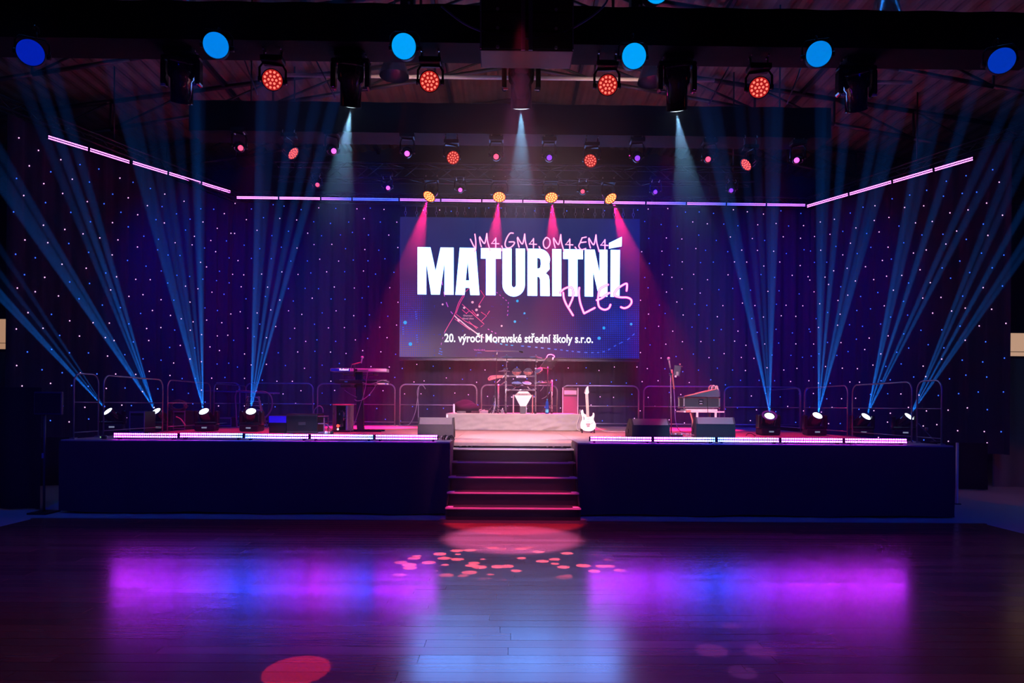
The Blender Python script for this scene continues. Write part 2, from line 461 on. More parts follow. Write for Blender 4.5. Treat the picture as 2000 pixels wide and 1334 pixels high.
# ---------------- trusses ----------------
def box_truss(name, a, b, size, label, covered=False, cat='truss', group=None, m=STEELDARK):
    a, b = Vector(a), Vector(b); c = (a+b)/2
    r = root(name, c, label, cat, group)
    d = (b-a).normalized(); L_ = (b-a).length; n = Vector((-d.y, d.x, 0)).normalized(); up = Vector((0, 0, 1)); h = size/2
    cor = [n*sx*h + up*sz*h for sx, sz in ((-1, -1), (1, -1), (1, 1), (-1, 1))]
    for q in cor: MB().tube(a-c+q, b-c+q, .024, n=6).build('chord', m, r)
    lc = MB(); k = max(2, int(L_/size/1.2)); st = L_/k
    for i in range(k):
        for j in range(4):
            q0, q1 = cor[j], cor[(j+1) % 4]
            p, q = (q0, q1) if (i+j) % 2 else (q1, q0)
            lc.tube(a-c+d*(i*st)+p, a-c+d*((i+1)*st)+q, .010, n=4)
    lc.build('lacing', m, r)
    if covered:
        def fn(u, v): return (a-c)+d*(L_*u)+n*(-(h+.06)+.012*math.sin(u*L_*7)) + up*(v*2-1)*(h+.045)
        cv = MB().grid(fn, int(L_*8), 3)
        def fn2(u, v): return (a-c)+d*(L_*u)+n*(-(h+.06)+v*(2*h+.12)) + up*(-(h+.045))
        cv.grid(fn2, int(L_*8), 1)
        def fn3(u, v): return (a-c)+d*(L_*u)+n*(h+.06) + up*(v*2-1)*(h+.045)
        cv.grid(fn3, int(L_*8), 1)
        cv.build('black_cover', CLOTHBLACK, r)
    return r
YF, ZF = 9.0, 6.60
ft = box_truss('front_truss', (-6.9, YF, ZF), (7.0, YF, ZF), .40, 'black-covered front truss, lowest and nearest, carrying blue disc lamps', True)
YM, ZM = 13.7, 7.34
mt = box_truss('middle_truss', (-6.2, YM, ZM), (6.4, YM, ZM), .50, 'black-covered middle truss behind the front truss', True)
YR, ZR = 16.6, 7.35
rt = box_truss('rear_truss', (-5.6, YR, ZR), (6.0, YR, ZR), .36, 'thin dark rear truss above the video wall', False, m=BLACKMETAL)
YL, ZL = 19.1, 7.42
LT = [box_truss('led_truss', (-7.7, YL+.2, ZL+.12), (8.75, YL+.2, ZL+.12), .22, 'slim dark truss along the top of the centre star cloth'),
      box_truss('led_truss', (-9.95, 13.3, ZL+.14), (-7.6, 19.35, ZL+.14), .22, 'slim dark truss along the top of the left star cloth wing'),
      box_truss('led_truss', (8.62, 19.35, ZL+.14), (11.05, 13.7, ZL+.14), .22, 'slim dark truss along the top of the right star cloth wing')]

# ---------------- LED pixel bars ----------------
def led_bar(p, q, label, group, c0, c1, face=(0, -1, .1), hgt=.075, dot=2.6):
    p, q = Vector(p), Vector(q); c = (p+q)/2; d = (q-p); L_ = d.length; d.normalize()
    f = Vector(face); f = (f - d*f.dot(d)).normalized(); up = f.cross(d)
    if up.z < 0: up = -up
    R = Matrix((d, -f, up)).transposed()
    r = root('led_bar', c, label, 'light bar', group)
    MB().rbox((0, 0, 0), (L_-.012, .06, hgt), .006, R).build('housing', BLACKPLASTIC, r)
    n = int(L_/.030); dots = MB(); ribs = MB(); hz = .011
    for s in (-1, 1):
        q = [R @ Vector((x, -.0325, s*hgt*.27+z)) for x, z in ((-L_/2+.02, -hz), (L_/2-.02, -hz), (L_/2-.02, hz), (-L_/2+.02, hz))]
        if (q[1]-q[0]).cross(q[2]-q[1]).dot(f) < 0: q.reverse()
        dots.add(q, [(0, 1, 2, 3)])
        for i in range(n+1): ribs.box(R @ Vector((-L_/2+.02+(L_-.04)*i/n, -.034, s*hgt*.27)), (.0095, .006, hz*2.3), R)
    ribs.build('pixel_ribs', BLACKPLASTIC, r, kind='stuff')
    for s in ((-1, 1) if group.endswith('top truss') else ()): br = MB(); br.box(-f*.09+d*s*L_*.3+Vector((0, 0, .03)), (.03, .03, .05)); br.tube(-f*.02+d*s*L_*.3, -f*.19+d*s*L_*.3+Vector((0, 0, .08)), .010, n=5); br.build('bracket', BLACKMETAL, r)
    m = bpy.data.materials.new('led_pixels'); nt, pr = nodes(m); N, L = nt.nodes, nt.links
    tc = N.new('ShaderNodeTexCoord'); sp = N.new('ShaderNodeSeparateXYZ'); L.new(tc.outputs['Generated'], sp.inputs[0])
    cr = N.new('ShaderNodeMix'); cr.data_type = 'RGBA'; cr.inputs[6].default_value = (*c0, 1); cr.inputs[7].default_value = (*c1, 1)
    L.new(sp.outputs[0 if abs(d.x) > .5 else 1], cr.inputs[0]); L.new(cr.outputs[2], pr.inputs['Emission Color'])
    pr.inputs['Emission Strength'].default_value = dot; pr.inputs['Base Color'].default_value = (.3, .3, .3, 1)
    m.cycles.emission_sampling = 'FRONT'
    dots.build('led_strip', m, r, fix=False)
    return r
PK, VI, BL, CY = (.95, .17, 1), (.30, .09, 1), (.03, .06, 1), (.01, .06, 1)
WHI, WHP = (.34, .022, 1), (.52, .022, 1)
# stage edge
ordn = ['first', 'second', 'third', 'fourth', 'fifth']
fx = [222, 351, 478, 606, 732, 857]; fc = [(WHP, WHI), (WHI, CY), (CY, WHI), (WHP, CY), (WHI, WHP)]
YB, EB = 10.80, 115
for i in range(5):
    a, b = at(fx[i], 850, YB), at(fx[i+1], 850, YB); a.z = b.z = 1.205+(.008 if i == 1 else 0)
    led_bar(a, b, ordn[i]+' LED bar from the left along the left stage edge', 'LED bars along the stage edge', fc[i][0], fc[i][1], dot=EB)
gx = [1150, 1274, 1398, 1522, 1646, 1771]; gc = [(WHP, WHI), (WHI, CY), (CY, WHI), (WHI, WHP), (WHP, WHP)]
for i in range(5):
    a, b = at(gx[i], 860, YB), at(gx[i+1], 860, YB); a.z = b.z = 1.200
    led_bar(a, b, ordn[i]+' LED bar from the stairs along the right stage edge', 'LED bars along the stage edge', gc[i][0], gc[i][1], dot=EB)
for r in [o for o in COL.objects if o.name.startswith('led_bar')]:
    for s in (-1, 1): MB().box((s*.42, 0, -.045), (.03, .07, .04)).build('foot', BLACKMETAL, r)
# top edge of the star cloths
cx_ = [462, 545, 627, 688, 780, 861, 941, 1021, 1101, 1181, 1261, 1340, 1418, 1496, 1573]
cc = [(PK, PK), (PK, PK), (VI, BL), (BL, BL), (VI, VI), (VI, PK), (PK, PK), (PK, PK), (PK, VI), (PK, VI), (VI, BL), (VI, BL), (BL, VI), (VI, VI)]
na = ['first', 'second', 'third', 'fourth', 'fifth', 'sixth', 'seventh', 'eighth', 'ninth', 'tenth', 'eleventh', 'twelfth', 'thirteenth', 'fourteenth']
for i in range(14):
    def P(px): return at(px, 386+(px-462)*.0135, 19.0)
    led_bar(P(cx_[i]), P(cx_[i+1]), na[i]+' LED bar from the left along the top of the centre cloth', 'LED bars along the top truss',
            cc[i][0], cc[i][1], face=(0, -1, -.15), hgt=.075, dot=7)
def wing(pxs, pys, ys, side_):
    for i in range(len(pxs)-1):
        a, b = at(pxs[i], pys[i], ys[i]), at(pxs[i+1]-(4 if side_ == 'left' and i == 1 else 1), pys[i+1], ys[i+1])
        led_bar(a, b, f'{ordn[i]} slanting LED bar from the left on the {side_} wing truss', 'LED bars along the top truss', PK, PK,
                face=(.6 if side_ == 'left' else -.6, -1, -.2), hgt=.085, dot=8)
def wy(px, x0, y0, x1, y1):          # depth where the picture column meets the wing line
    k = ray(px, 500); k = k.x/k.y
    t = (x0 - k*y0) / (k*(y1-y0) - (x1-x0)); return y0 + t*(y1-y0)
wl = [90, 172, 256, 327, 392, 450]; wr = [1577, 1660, 1745, 1826, 1905]
wing(wl, [267+(x-90)*.3 for x in wl], [wy(x, -7.55, 19.2, -9.75, 13.4) for x in wl], 'left')
wing(wr, [403-(x-1577)*.2866 for x in wr], [wy(x, 8.5, 19.2, 10.5, 14.0) for x in wr], 'right')

# ---------------- hanging fixtures ----------------
REDLED = emit('red_led_lens', (1, .10, .07), 2.6); ORLED = emit('orange_led_lens', (1, .42, .12), 3.0)
def clamp(mb, p, top):                 # hook clamp from p up to a truss tube
    p = Vector(p)
    mb.tube(p, (p.x, p.y, top-.03), .014, n=6)
    mb.path([(p.x, p.y+.045*math.cos(t), top+.045*math.sin(t)-.0) for t in [PI*k/6-.6 for k in range(9)]], .011, n=5)
def yoke(mb, piv, sidev, w, up_to, t=.022, d=.06):
    piv, sidev = Vector(piv), Vector(sidev).normalized()
    z = up_to
    pts = [piv+sidev*w, piv+sidev*w+Vector((0, 0, (z-piv.z)*.7)), piv+sidev*w*.75+Vector((0, 0, z-piv.z)), piv-sidev*w*.75+Vector((0, 0, z-piv.z)), piv-sidev*w+Vector((0, 0, (z-piv.z)*.7)), piv-sidev*w]
    mb.path(pts, t, n=6)
    for s in (1, -1): mb.tube(piv+sidev*s*(w+.02), piv+sidev*s*(w-.03), .035, n=8)
def wash(face, dr, r, top, label, group, led, energy=0, col=(1, .05, .05), ang=30, tgt=None, disc=None):
    face, dr = Vector(face), Vector(dr).normalized()
    piv = face - dr*r*.95
    loc = Vector((piv.x, piv.y, top)); rt_ = root('wash_moving_head', loc, label, 'stage light', group)
    sidev = Vector((0, 0, 1)).cross(dr); sidev = sidev if sidev.length > .1 else Vector((1, 0, 0)); sidev.normalize()
    R = zto(dr); p = piv-loc
    ub = p.z + r*1.75
    h = MB().lathe([(r*.35, -r*1.15), (r*.7, -r*1.05), (r*.92, -r*.3), (r*.98, r*.5), (r*1.06, r*.8), (r*1.08, r*.98), (r*1.0, r*.98)], p, R, n=24, cap1=False)
    for k in range(8):
        a = k*PI/4; h.box(p+R @ Vector((r*.86*math.cos(a), r*.86*math.sin(a), -r*.45)), (r*.1, r*.1, r*.5), R)
    h.build('head', GLOSSBLACK, rt_)
    MB().lathe([(r*1.0, r*.90), (r*.2, r*.92)], p, R, n=24, cap0=False).build('lens_plate', emit('lens_plate', led[3], led[4], (.05, .01, .01)), rt_)
    ln = MB()
    for n_, rad in ((1, 0), (6, .38), (12, .76)):
        for k in range(n_):
            a = 2*PI*k/n_ + (.26 if n_ == 12 else 0)
            ln.lathe([(r*.125, r*.91), (r*.11, r*.95), (r*.05, r*.975)], p+R @ Vector((r*rad*math.cos(a), r*rad*math.sin(a), 0)), R, n=8, cap0=False)
    ln.build('led_lenses', led[0], rt_)
    y_ = MB(); yoke(y_, p, sidev, r*1.3, ub, t=r*.13); y_.build('yoke', GLOSSBLACK, rt_)
    MB().rbox((p.x, p.y, ub+r*.38), (r*2.3, r*1.5, r*.6), .015).build('base', BLACKPLASTIC, rt_)
    for s in (-1, 1):
        c_ = MB(); clamp(c_, (p.x+s*r*.9, p.y, ub+r*.6), 0)
        c_.build('clamp', ALU, rt_)
    if energy: spot(face+dr*.03, tgt if tgt is not None else face+dr*5, energy, ang, col, .6, r*.6, rt_)
    return rt_
RL = (REDLED, 0, 0, (1, .03, .03), .35); OL_ = (ORLED, 0, 0, (1, .16, .03), 1.3)
front_red = [(532, 156, .19, 'far left'), (839, 159, 0.02, 'left of centre'), (1187, 166, -.02, 'right of centre'), (1483, 171, -.19, 'far right')]
for px, py, sx, w in front_red:
    f = at(px, py, 8.85)
    wash(f, (sx*1.6, -1, -.35), .125, ZF-.25, f'red LED wash head on the front truss, {w}', 'red wash heads', RL, 90, (1, .03, .08), 50, (f.x*.6, 5.5, 0))
for px, py, dx, dy, dz, w in ((573, 300, .8, -.2, -.65, 'far left'), (885, 308, .35, -.8, -.5, 'second from the left'), (1153, 314, -.35, -.8, -.6, 'second from the right'), (1457, 322, -.8, -.2, -.65, 'far right')):
    f = at(px, py, 13.4)
    wash(f, (dx, dy, dz), .128, ZM-.3, f'tilted red LED wash head under the middle truss, {w}', 'red wash heads', RL, 170, (1, .02, .25), 60)
rear_w = []
for px, py, dx, tx, w in ((838, 384, -.34, -3.4, 'first from the left'), (975, 385, -.03, -.5, 'second from the left'), (1077, 386, .05, 1.5, 'third from the left'), (1193, 388, .36, 4.2, 'fourth from the left')):
    f = at(px, py, 16.3)
    rear_w.append(f)
    wash(f, (dx, -.55, -.75), .150, ZR-.18, f'glowing orange LED wash head above the video wall, {w}', 'orange wash heads above the screen', OL_, 0)
# their red cones through the haze
def mover(px, py, y, top, col, strn, dr, label, r=.085, lit=0):
    face = at(px, py, y); dr = Vector(dr).normalized(); piv = face - dr*r*1.9
    loc = Vector((piv.x, piv.y, top)); rt_ = root('spot_moving_head', loc, label, 'stage light', 'small spot heads under the trusses')
    sidev = Vector((0, 0, 1)).cross(dr); sidev = sidev if sidev.length > .1 else Vector((1, 0, 0))
    R = zto(dr); p = piv-loc; ub = p.z+r*3.1
    MB().lathe([(r*.5, -r*1.9), (r*1.1, -r*1.5), (r*1.25, -r*.2), (r*1.15, r*1.2), (r*.85, r*1.85), (r*.6, r*1.85)], p, R, n=18).build('head', GLOSSBLACK, rt_)
    MB().lathe([(r*.60, r*1.86), (r*.4, r*1.92), (r*.1, r*1.96)], p, R, n=14, cap0=False).build('lens', emit('lens_glow', col, strn), rt_)
    y_ = MB(); yoke(y_, p, sidev, r*1.6, ub, t=r*.22); y_.build('yoke', GLOSSBLACK, rt_)
    MB().rbox((p.x, p.y, ub+r*.6), (r*3.4, r*2.4, r*1.0), .015).build('base', BLACKPLASTIC, rt_)
    for s in (-1, 1):
        c_ = MB(); clamp(c_, (p.x+s*r*1.1, p.y, ub+r), 0)
        c_.build('clamp', ALU, rt_)
    if lit: spot(face+dr*.02, face+dr*5, lit, 12, [min(1, c*1.0) for c in col], .4, .03, rt_)
REDc, MAG, VIO = (1, .06, .15), (1, .10, .95), (.18, .03, 1)
mids = [(470, 289, REDc, .5, 'red-lit', 'first'), (652, 295, MAG, .45, 'magenta-lit', 'second'), (795, 300, MAG, .1, 'magenta-lit', 'third'), (969, 306, REDc, 0, 'red-lit', 'fourth'),
        (1073, 308, VIO, 0, 'violet-lit', 'fifth'), (1245, 309, VIO, -.1, 'violet-lit', 'sixth'), (1383, 311, REDc, -.4, 'red-lit', 'seventh'), (1556, 313, MAG, -.5, 'magenta-lit', 'eighth')]
for px, py, c, dx, w, n_ in mids:
    mover(px, py, 13.35, ZM-.3, c, 2.2, (dx, -.8, -.45), f'{w} small spot head, {n_} from the left under the middle truss')
lows = [(620, 361, REDc, .4, 'red-lit', 'first'), (758, 367, MAG, .3, 'magenta-lit', 'second'), (899, 371, MAG, .1, 'magenta-lit', 'third'), (1138, 374, REDc, -.1, 'red-lit', 'fourth'),
        (1280, 375, VIO, -.2, 'violet-lit', 'fifth'), (1428, 372, VIO, -.4, 'violet-lit', 'sixth')]
for px, py, c, dx, w, n_ in lows:
    mover(px, py, 16.3, ZR-.18, c, 2.0, (dx, -.8, -.4), f'{w} small spot head, {n_} from the left on the rear truss', r=.08)
# big profile heads under the front truss, pointing down and away
KEYC = (.25, .6, 1)
def profile_head(px, pytop, pybot, tgt, label, energy, ang, col=KEYC):
    a, b = at(px, pytop, 8.95), at(px, pybot, 9.2)
    piv = a.lerp(b, .38); dr = (b-a).normalized()
    loc = Vector((piv.x, piv.y, ZF-.25)); r_ = root('profile_moving_head', loc, label, 'stage light', 'large profile heads under the front truss')
    p = piv-loc; R = zto(dr); L_ = (b-a).length; r = .145
    MB().lathe([(r*.75, -L_*.40), (r*1.12, -L_*.34), (r*1.2, -L_*.1), (r*1.15, L_*.05), (r*.95, L_*.12), (r*.95, L_*.60), (r*1.0, L_*.62), (r*.9, L_*.62)], p, R, n=26).build('head', GLOSSBLACK, r_)
    MB().lathe([(r*1.13, -L_*.32), (r*1.2, -L_*.30), (r*1.2, -L_*.29)], p, R, n=26, cap0=False, cap1=False).build('highlight_ring', CHROME, r_)  # chrome ring stands in for the highlight on the rear cap
    MB().lathe([(r*.85, L_*.622), (r*.3, L_*.64)], p, R, n=20, cap0=False).build('lens', emit('white_lens', (.75, .9, 1), 2.5), r_)
    y_ = MB(); w = .225
    for s in (-1, 1):
        y_.rbox(p+Vector((s*w, 0, .02)), (.065, .15, .34), .03)
    y_.rbox(p+Vector((0, 0, .21)), (w*2+.06, .15, .07), .03)
    y_.build('yoke', GLOSSBLACK, r_)
    MB().rbox((p.x, p.y, p.z+.27), (.38, .30, .09), .02).build('base', BLACKPLASTIC, r_)
    for s in (-1, 1):
        c_ = MB(); clamp(c_, (s*.19, p.y, p.z+.30), 0)
        c_.build('clamp', ALU, r_)
    st = MB()
    for s in (-1, 1): st.box(p+Vector((s*(w-.02), -.08, -.17)), (.06, .015, .025))
    st.build('locking_plate', ALU, r_)
    if energy: spot(b+dr*.04, tgt, energy, ang, col, .35, .015, r_)
profile_head(355, 112, 200, None, 'unlit large profile head, outermost left under the front truss', 0, 0)
profile_head(685, 118, 208, (-3.6, 12.2, 1.14), 'large profile head left of centre, sending a white cone to the stage', 2600, 24)
profile_head(1018, 118, 212, (.3, 12.6, 1.14), 'large profile head in the centre, sending a white cone to the stage', 2600, 24)
profile_head(1322, 122, 216, (3.9, 12.2, 1.14), 'large profile head right of centre, sending a white cone to the stage', 2200, 24)
profile_head(1672, 135, 215, None, 'unlit large profile head, outermost right under the front truss', 0, 0)
# blue disc lamps
def disc_lamp(px, py, col, strn, label, y=8.55, dx=0, top=ZF-.2, energy=0):
    f = at(px, py, y); dr = Vector((dx, -1, -.35)).normalized(); r = .150 if y < 9 else .15
    loc = Vector((f.x, f.y+.1, top)); r_ = root('fresnel_lamp', loc, label, 'stage light', 'blue disc lamps'); p = f-loc; R = zto(dr)
    MB().lathe([(r*.6, -.30), (r*.9, -.27), (r*.95, -.05), (r*1.05, 0), (r*1.05, .03), (r*1.0, .03)], p, R, n=28, cap1=False).build('can', BLACKPLASTIC, r_)
    MB().lathe([(r*1.0, .012), (r*.5, .02), (r*.05, .022)], p, R, n=36, cap0=False).build('lens', emit('blue_lens', col, strn), r_)
    y_ = MB(); sd = Vector((0, 0, 1)).cross(dr); yoke(y_, p-dr*.12, sd, r*1.2, p.z+.24, t=.012); y_.build('yoke', BLACKMETAL, r_)
    c_ = MB(); clamp(c_, (p.x, p.y+.1, p.z+.24), 0); c_.build('clamp', BLACKMETAL, r_)
    if energy: spot(f+dr*.05, f+dr*5+Vector((0, 0, -1)), energy, 110, (.0, .02, 1), .8, .12, r_)
for px, py, c, s_, dx, w in ((60, 103, (0, .012, .42), 1, .5, 'outermost left, deep blue'), (422, 89, (.0, .22, .80), 1, .3, 'second from the left, sky blue'), (789, 91, (0, .36, .92), 1, .05, 'third from the left, bright sky blue'),
                         (1238, 110, (0, .36, .92), 1, -.05, 'third from the right, bright sky blue'), (1599, 106, (0, .22, .75), 1, -.3, 'second from the right, sky blue'), (1956, 119, (0, .03, .45), 1, -.5, 'outermost right, deep blue')):
    disc_lamp(px, py, c, s_, f'round disc lamp on the front truss, {w}', dx=dx, energy=50)
disc_lamp(1282, -19, (0, .36, .92), 1, 'round sky blue disc lamp cut off by the top edge of the photo', y=8.2, top=8.4)
# high bay reflectors under the roof
def highbay(px, py, y, label):
    c = at(px, py, y); rz_ = roof_z(c.x)
    r_ = root('high_bay_lamp', (c.x, c.y, rz_), label, 'ceiling lamp', 'unlit high bay lamps'); z = c.z-rz_
    k = .27*y/12.5
    MB().lathe([(k, z), (k*.98, z+.03), (k*.72, z+.26), (k*.42, z+.42), (k*.4, z+.44)], n=26, cap0=False, cap1=False).build('reflector', mat('reflector_silver', (.55, .52, .55), .22, .9), r_)
    MB().lathe([(k*.44, z+.43), (k*.44, z+.66), (k*.2, z+.72)], n=16).build('ballast_housing', STEELDARK, r_)
    MB().tube((0, 0, z+.7), (0, 0, -.05), .012).build('hanger', STEELDARK, r_)
    MB().lathe([(.04, z+.42), (.05, z+.30), (.03, z+.2)], n=10).build('bulb', LAMPOFF, r_)
highbay(770, 149, 12.6, 'unlit bell-shaped high bay lamp just left of the video wall centre')
highbay(1274, 161, 12.6, 'unlit bell-shaped high bay lamp right of centre')
highbay(355, 13, 9.7, 'unlit bell-shaped high bay lamp at the top edge, left')
highbay(1730, 36, 9.7, 'unlit bell-shaped high bay lamp at the top edge, right')
# loudspeaker cluster and hoists
def box_at(name, x0, y0, x1, y1, Y, dep, m, label, cat, group=None, parts=None):
    p, q = at(x0, y1, Y), at(x1, y0, Y); w, h = q.x-p.x, q.z-p.z
    r_ = root(name, ((p.x+q.x)/2, Y+dep/2, (p.z+q.z)/2), label, cat, group)
    MB().rbox((0, 0, 0), (w, dep, h), .015).build('cabinet', m, r_)
    return r_, w, h
for (y0, y1, n_) in ((62, 98, 'lowest'), (25, 61, 'middle'), (-12, 24, 'topmost')):
    r_, w, h = box_at('line_array_speaker', 937, y0, 1121, y1, 8.2, .44, BLACKPLASTIC, f'black line array loudspeaker above the stage centre, {n_} of the three', 'loudspeaker', 'hanging loudspeaker cluster')
    MB().box((-w*.26, -.225, 0), (w*.42, .012, h*.84)).build('grille', STEELDARK, r_)
    MB().box((w*.26, -.225, 0), (w*.42, .012, h*.84)).build('grille', STEELDARK, r_)
    for s in (-1, 1):
        MB().box((s*(w/2-.012), -.227, 0), (.018, .016, h*.9)).build('side_bracket', mat('blue_grey_bracket', (.15, .15, .3), .4), r_)
        MB().box((s*.045, -.232, 0), (.05, .022, h)).build('rigging_strip', mat('rigging_blue_grey', (.10, .10, .22), .4), r_)
        MB().lathe([(.02, 0), (.02, .014)], (s*w*.31, -.232, -h*.36), zto((0, -1, 0)), n=8).build('screw', ALU, r_)
for px0, px1, pb, w in ((781, 808, 44, 'left'), (1233, 1256, 50, 'right')):
    p, q = at(px0, pb, 8.9), at(px1, -30, 8.9)
    r_ = root('chain_hoist', ((p.x+q.x)/2, 9.0, p.z), f'black chain hoist tower above the front truss, {w} of the loudspeaker cluster', 'hoist', 'chain hoists')
    MB().rbox((0, 0, (q.z-p.z)/2-.02), (q.x-p.x, .2, q.z-p.z), .01).build('cover', BLACKPLASTIC, r_)
    MB().path([(0, 0, q.z-p.z), (0, 0, roof_z(r_.location.x)-p.z-.1)], .012).build('chain', ALU, r_)
    MB().box((.03, -.11, .25), (.03, .02, .03)).build('label_plate', ALU, r_)
for x in (-5.2, 5.6):
    for y_, z_, h_, w in ((YM+.25, ZM, .25, 'middle truss'), (YR+.18, ZR, .18, 'rear truss')):
        r_ = root('steel_rope', (x, y_, z_+h_), f'steel rope hanging the {w}, {"left" if x < 0 else "right"} end', 'rope', 'truss ropes')
        MB().tube((0, 0, 0), (0, 0, roof_z(x)-z_-h_+.08), .016, n=5).build('wire', STEELDARK, r_)
for x, y_, w in ((-5.5, YL+.31, 'centre LED truss, left end'), (5.8, YL+.31, 'centre LED truss, right end'), (-9.0, 15.75, 'left LED truss'), (9.9, 16.35, 'right LED truss')):
    r_ = root('steel_rope', (x, y_, ZL+.22), f'steel rope hanging the {w}', 'rope', 'truss ropes')
    MB().tube((0, 0, 0), (0, 0, roof_z(x)-ZL-.14), .016, n=5).build('wire', STEELDARK, r_)
def cable(px_pts, Y, r, label, m=BLACKPLASTIC, name='cable', cat='cable', group=None):
    pts = [at(x, y, Y if len(e) == 0 else e[0]) for x, y, *e in px_pts]
    o = MB().path([p-pts[0] for p in smooth_pts(pts)], r).build(name, m, loc=pts[0])
    return tag(o, label, cat, group)
BLUECABLE = mat('blue_sheen_cable', (.08, .08, .25), .3)
cable([(862, 12), (905, 45), (950, 64), (1000, 74), (1045, 75), (1100, 63), (1150, 36), (1182, 8), (1190, -15)], 8.2, .012, 'cable sagging across the hanging loudspeaker cluster', BLUECABLE)
for pts, w in ((((470, 98), (503, 185)), 'left of the left red wash head'), (((607, 98), (655, 192)), 'left of the left lit profile head'), (((706, 128), (772, 103)), 'from the left profile head to the disc lamp'),
               (((1263, 107), (1295, 121)), 'beside the right disc lamp'), (((1566, 128), (1537, 203)), 'right of the right red wash head'), (((1434, 110), (1384, 205)), 'left of the right red wash head')):
    a, b = at(*pts[0], 9.3), at(*pts[1], 9.3)
    o = MB().tube((0, 0, 0), b-a, .009, n=5).build('brace_rod', mat('rod_steel', (.35, .4, .5), .35, .7), loc=a)
    tag(o, f'thin bracing rod under the front truss, {w}', 'rod', 'bracing rods')

# ---------------- beam moving heads on the stage ----------------
BEAMC = (.01, .20, 1.0)
def beam_head(px, py, slopes, dx, label, power=1.0, wide=False):
    lens = at(px, py, 14.1)
    dr = Vector((dx, -.62, .75)).normalized()
    piv = lens - dr*.16
    loc = Vector((piv.x, piv.y, DECK)); r_ = root('beam_moving_head', loc, label, 'stage light', 'beam moving heads on the stage'); p = piv-loc; R = zto(dr)
    rz_ = Matrix.Rotation(math.atan2(-dx, .62)*.6, 3, 'Z')
    MB().rbox((0, 0, .075), (.40, .34, .13), .03, rz_).build('base', BLACKPLASTIC, r_)
    MB().box(rz_ @ Vector((0, -.172, .08)), (.10, .006, .03), rz_).build('display', emit('display_glow', (.35, .4, .6), .5), r_)
    y_ = MB()
    for s in (-1, 1):
        y_.rbox(rz_ @ Vector((s*.20, 0, .28)), (.075, .19, .30), .03, rz_)
    y_.rbox(rz_ @ Vector((0, 0, .165)), (.44, .20, .07), .02, rz_)
    y_.build('yoke', GLOSSBLACK, r_)
    MB().lathe([(.08, -.22), (.125, -.19), (.135, -.05), (.125, .08), (.118, .13), (.112, .155), (.098, .155)], p, R, n=26, cap1=False).build('head', GLOSSBLACK, r_)
    MB().lathe([(.100, .145), (.095, .155), (.05, .165), (.01, .168)], p, R, n=24, cap0=False).build('lens', emit('beam_lens', (.75, .92, 1), 3.5), r_)
    if wide: MB().lathe([(.115, .14), (.155, .16), (.155, .175), (.118, .165)], p, R, n=26, cap0=False, cap1=False).build('lens_ring', mat('lens_ring_blue', (.1, .2, .3), .3), r_)
    for s in slopes:
        w_ = 1.0
        if isinstance(s, tuple): s, w_ = s
        t = at(px + s*530, 273, 11.3)
        spot(lens+dr*.03, t, 680000*w_*power, 2.2, BEAMC, .7, .006, r_, name='beam')
    m_ = sum(q[0] if isinstance(q, tuple) else q for q in slopes)/len(slopes)
    spot(lens+dr*.03, at(px+m_*530, 273, 11.3), 9000*power, 7, BEAMC, .9, .01, r_, name='beam')
    return r_
BH = [(210, 803, [(-.955, 1), (-.90, 1), (-.78, .3), (-.66, .25)], -.42, 'first from the left', .8),
      (304, 803, [(-.69, .9), (-.65, .8), (-.60, .7), (-.405, .6), (-.355, 1), (-.30, .8)], -.3, 'second from the left', 1),
      (398, 803, [(-.27, 1), (-.235, .8), (-.19, .5), (-.15, .6), (-.09, .4), (-.03, 1), (-.015, .6)], -.12, 'third from the left', 1),
      (490, 803, [(.035, 1.2), (.07, .6), (.14, .8), (.21, .7), (.27, 1.1)], .08, 'fourth from the left', 1),
      (1503, 812, [(-.215, 1.1), (-.18, .7), (-.10, .35), (-.05, .35), (.0, .7), (.028, 1)], -.05, 'fourth from the right', 1),
      (1597, 811, [(.01, .9), (.035, .6), (.095, .9), (.205, .8), (.25, .7), (.28, .8)], .1, 'third from the right', 1),
      (1692, 813, [(.20, 1), (.24, .7), (.335, .9), (.46, .7), (.52, .7)], .28, 'second from the right', 1),
      (1776, 813, [(.41, .7), (.46, .6), (.56, .8), (.67, .7), (.72, .6)], .38, 'first from the right', .8)]
for i, (px, py, sl, dx, w, pw) in enumerate(BH):
    beam_head(px, py, sl, dx, f'black beam moving head on the stage deck, {w}, throwing blue beams', pw, wide=(i == 4))

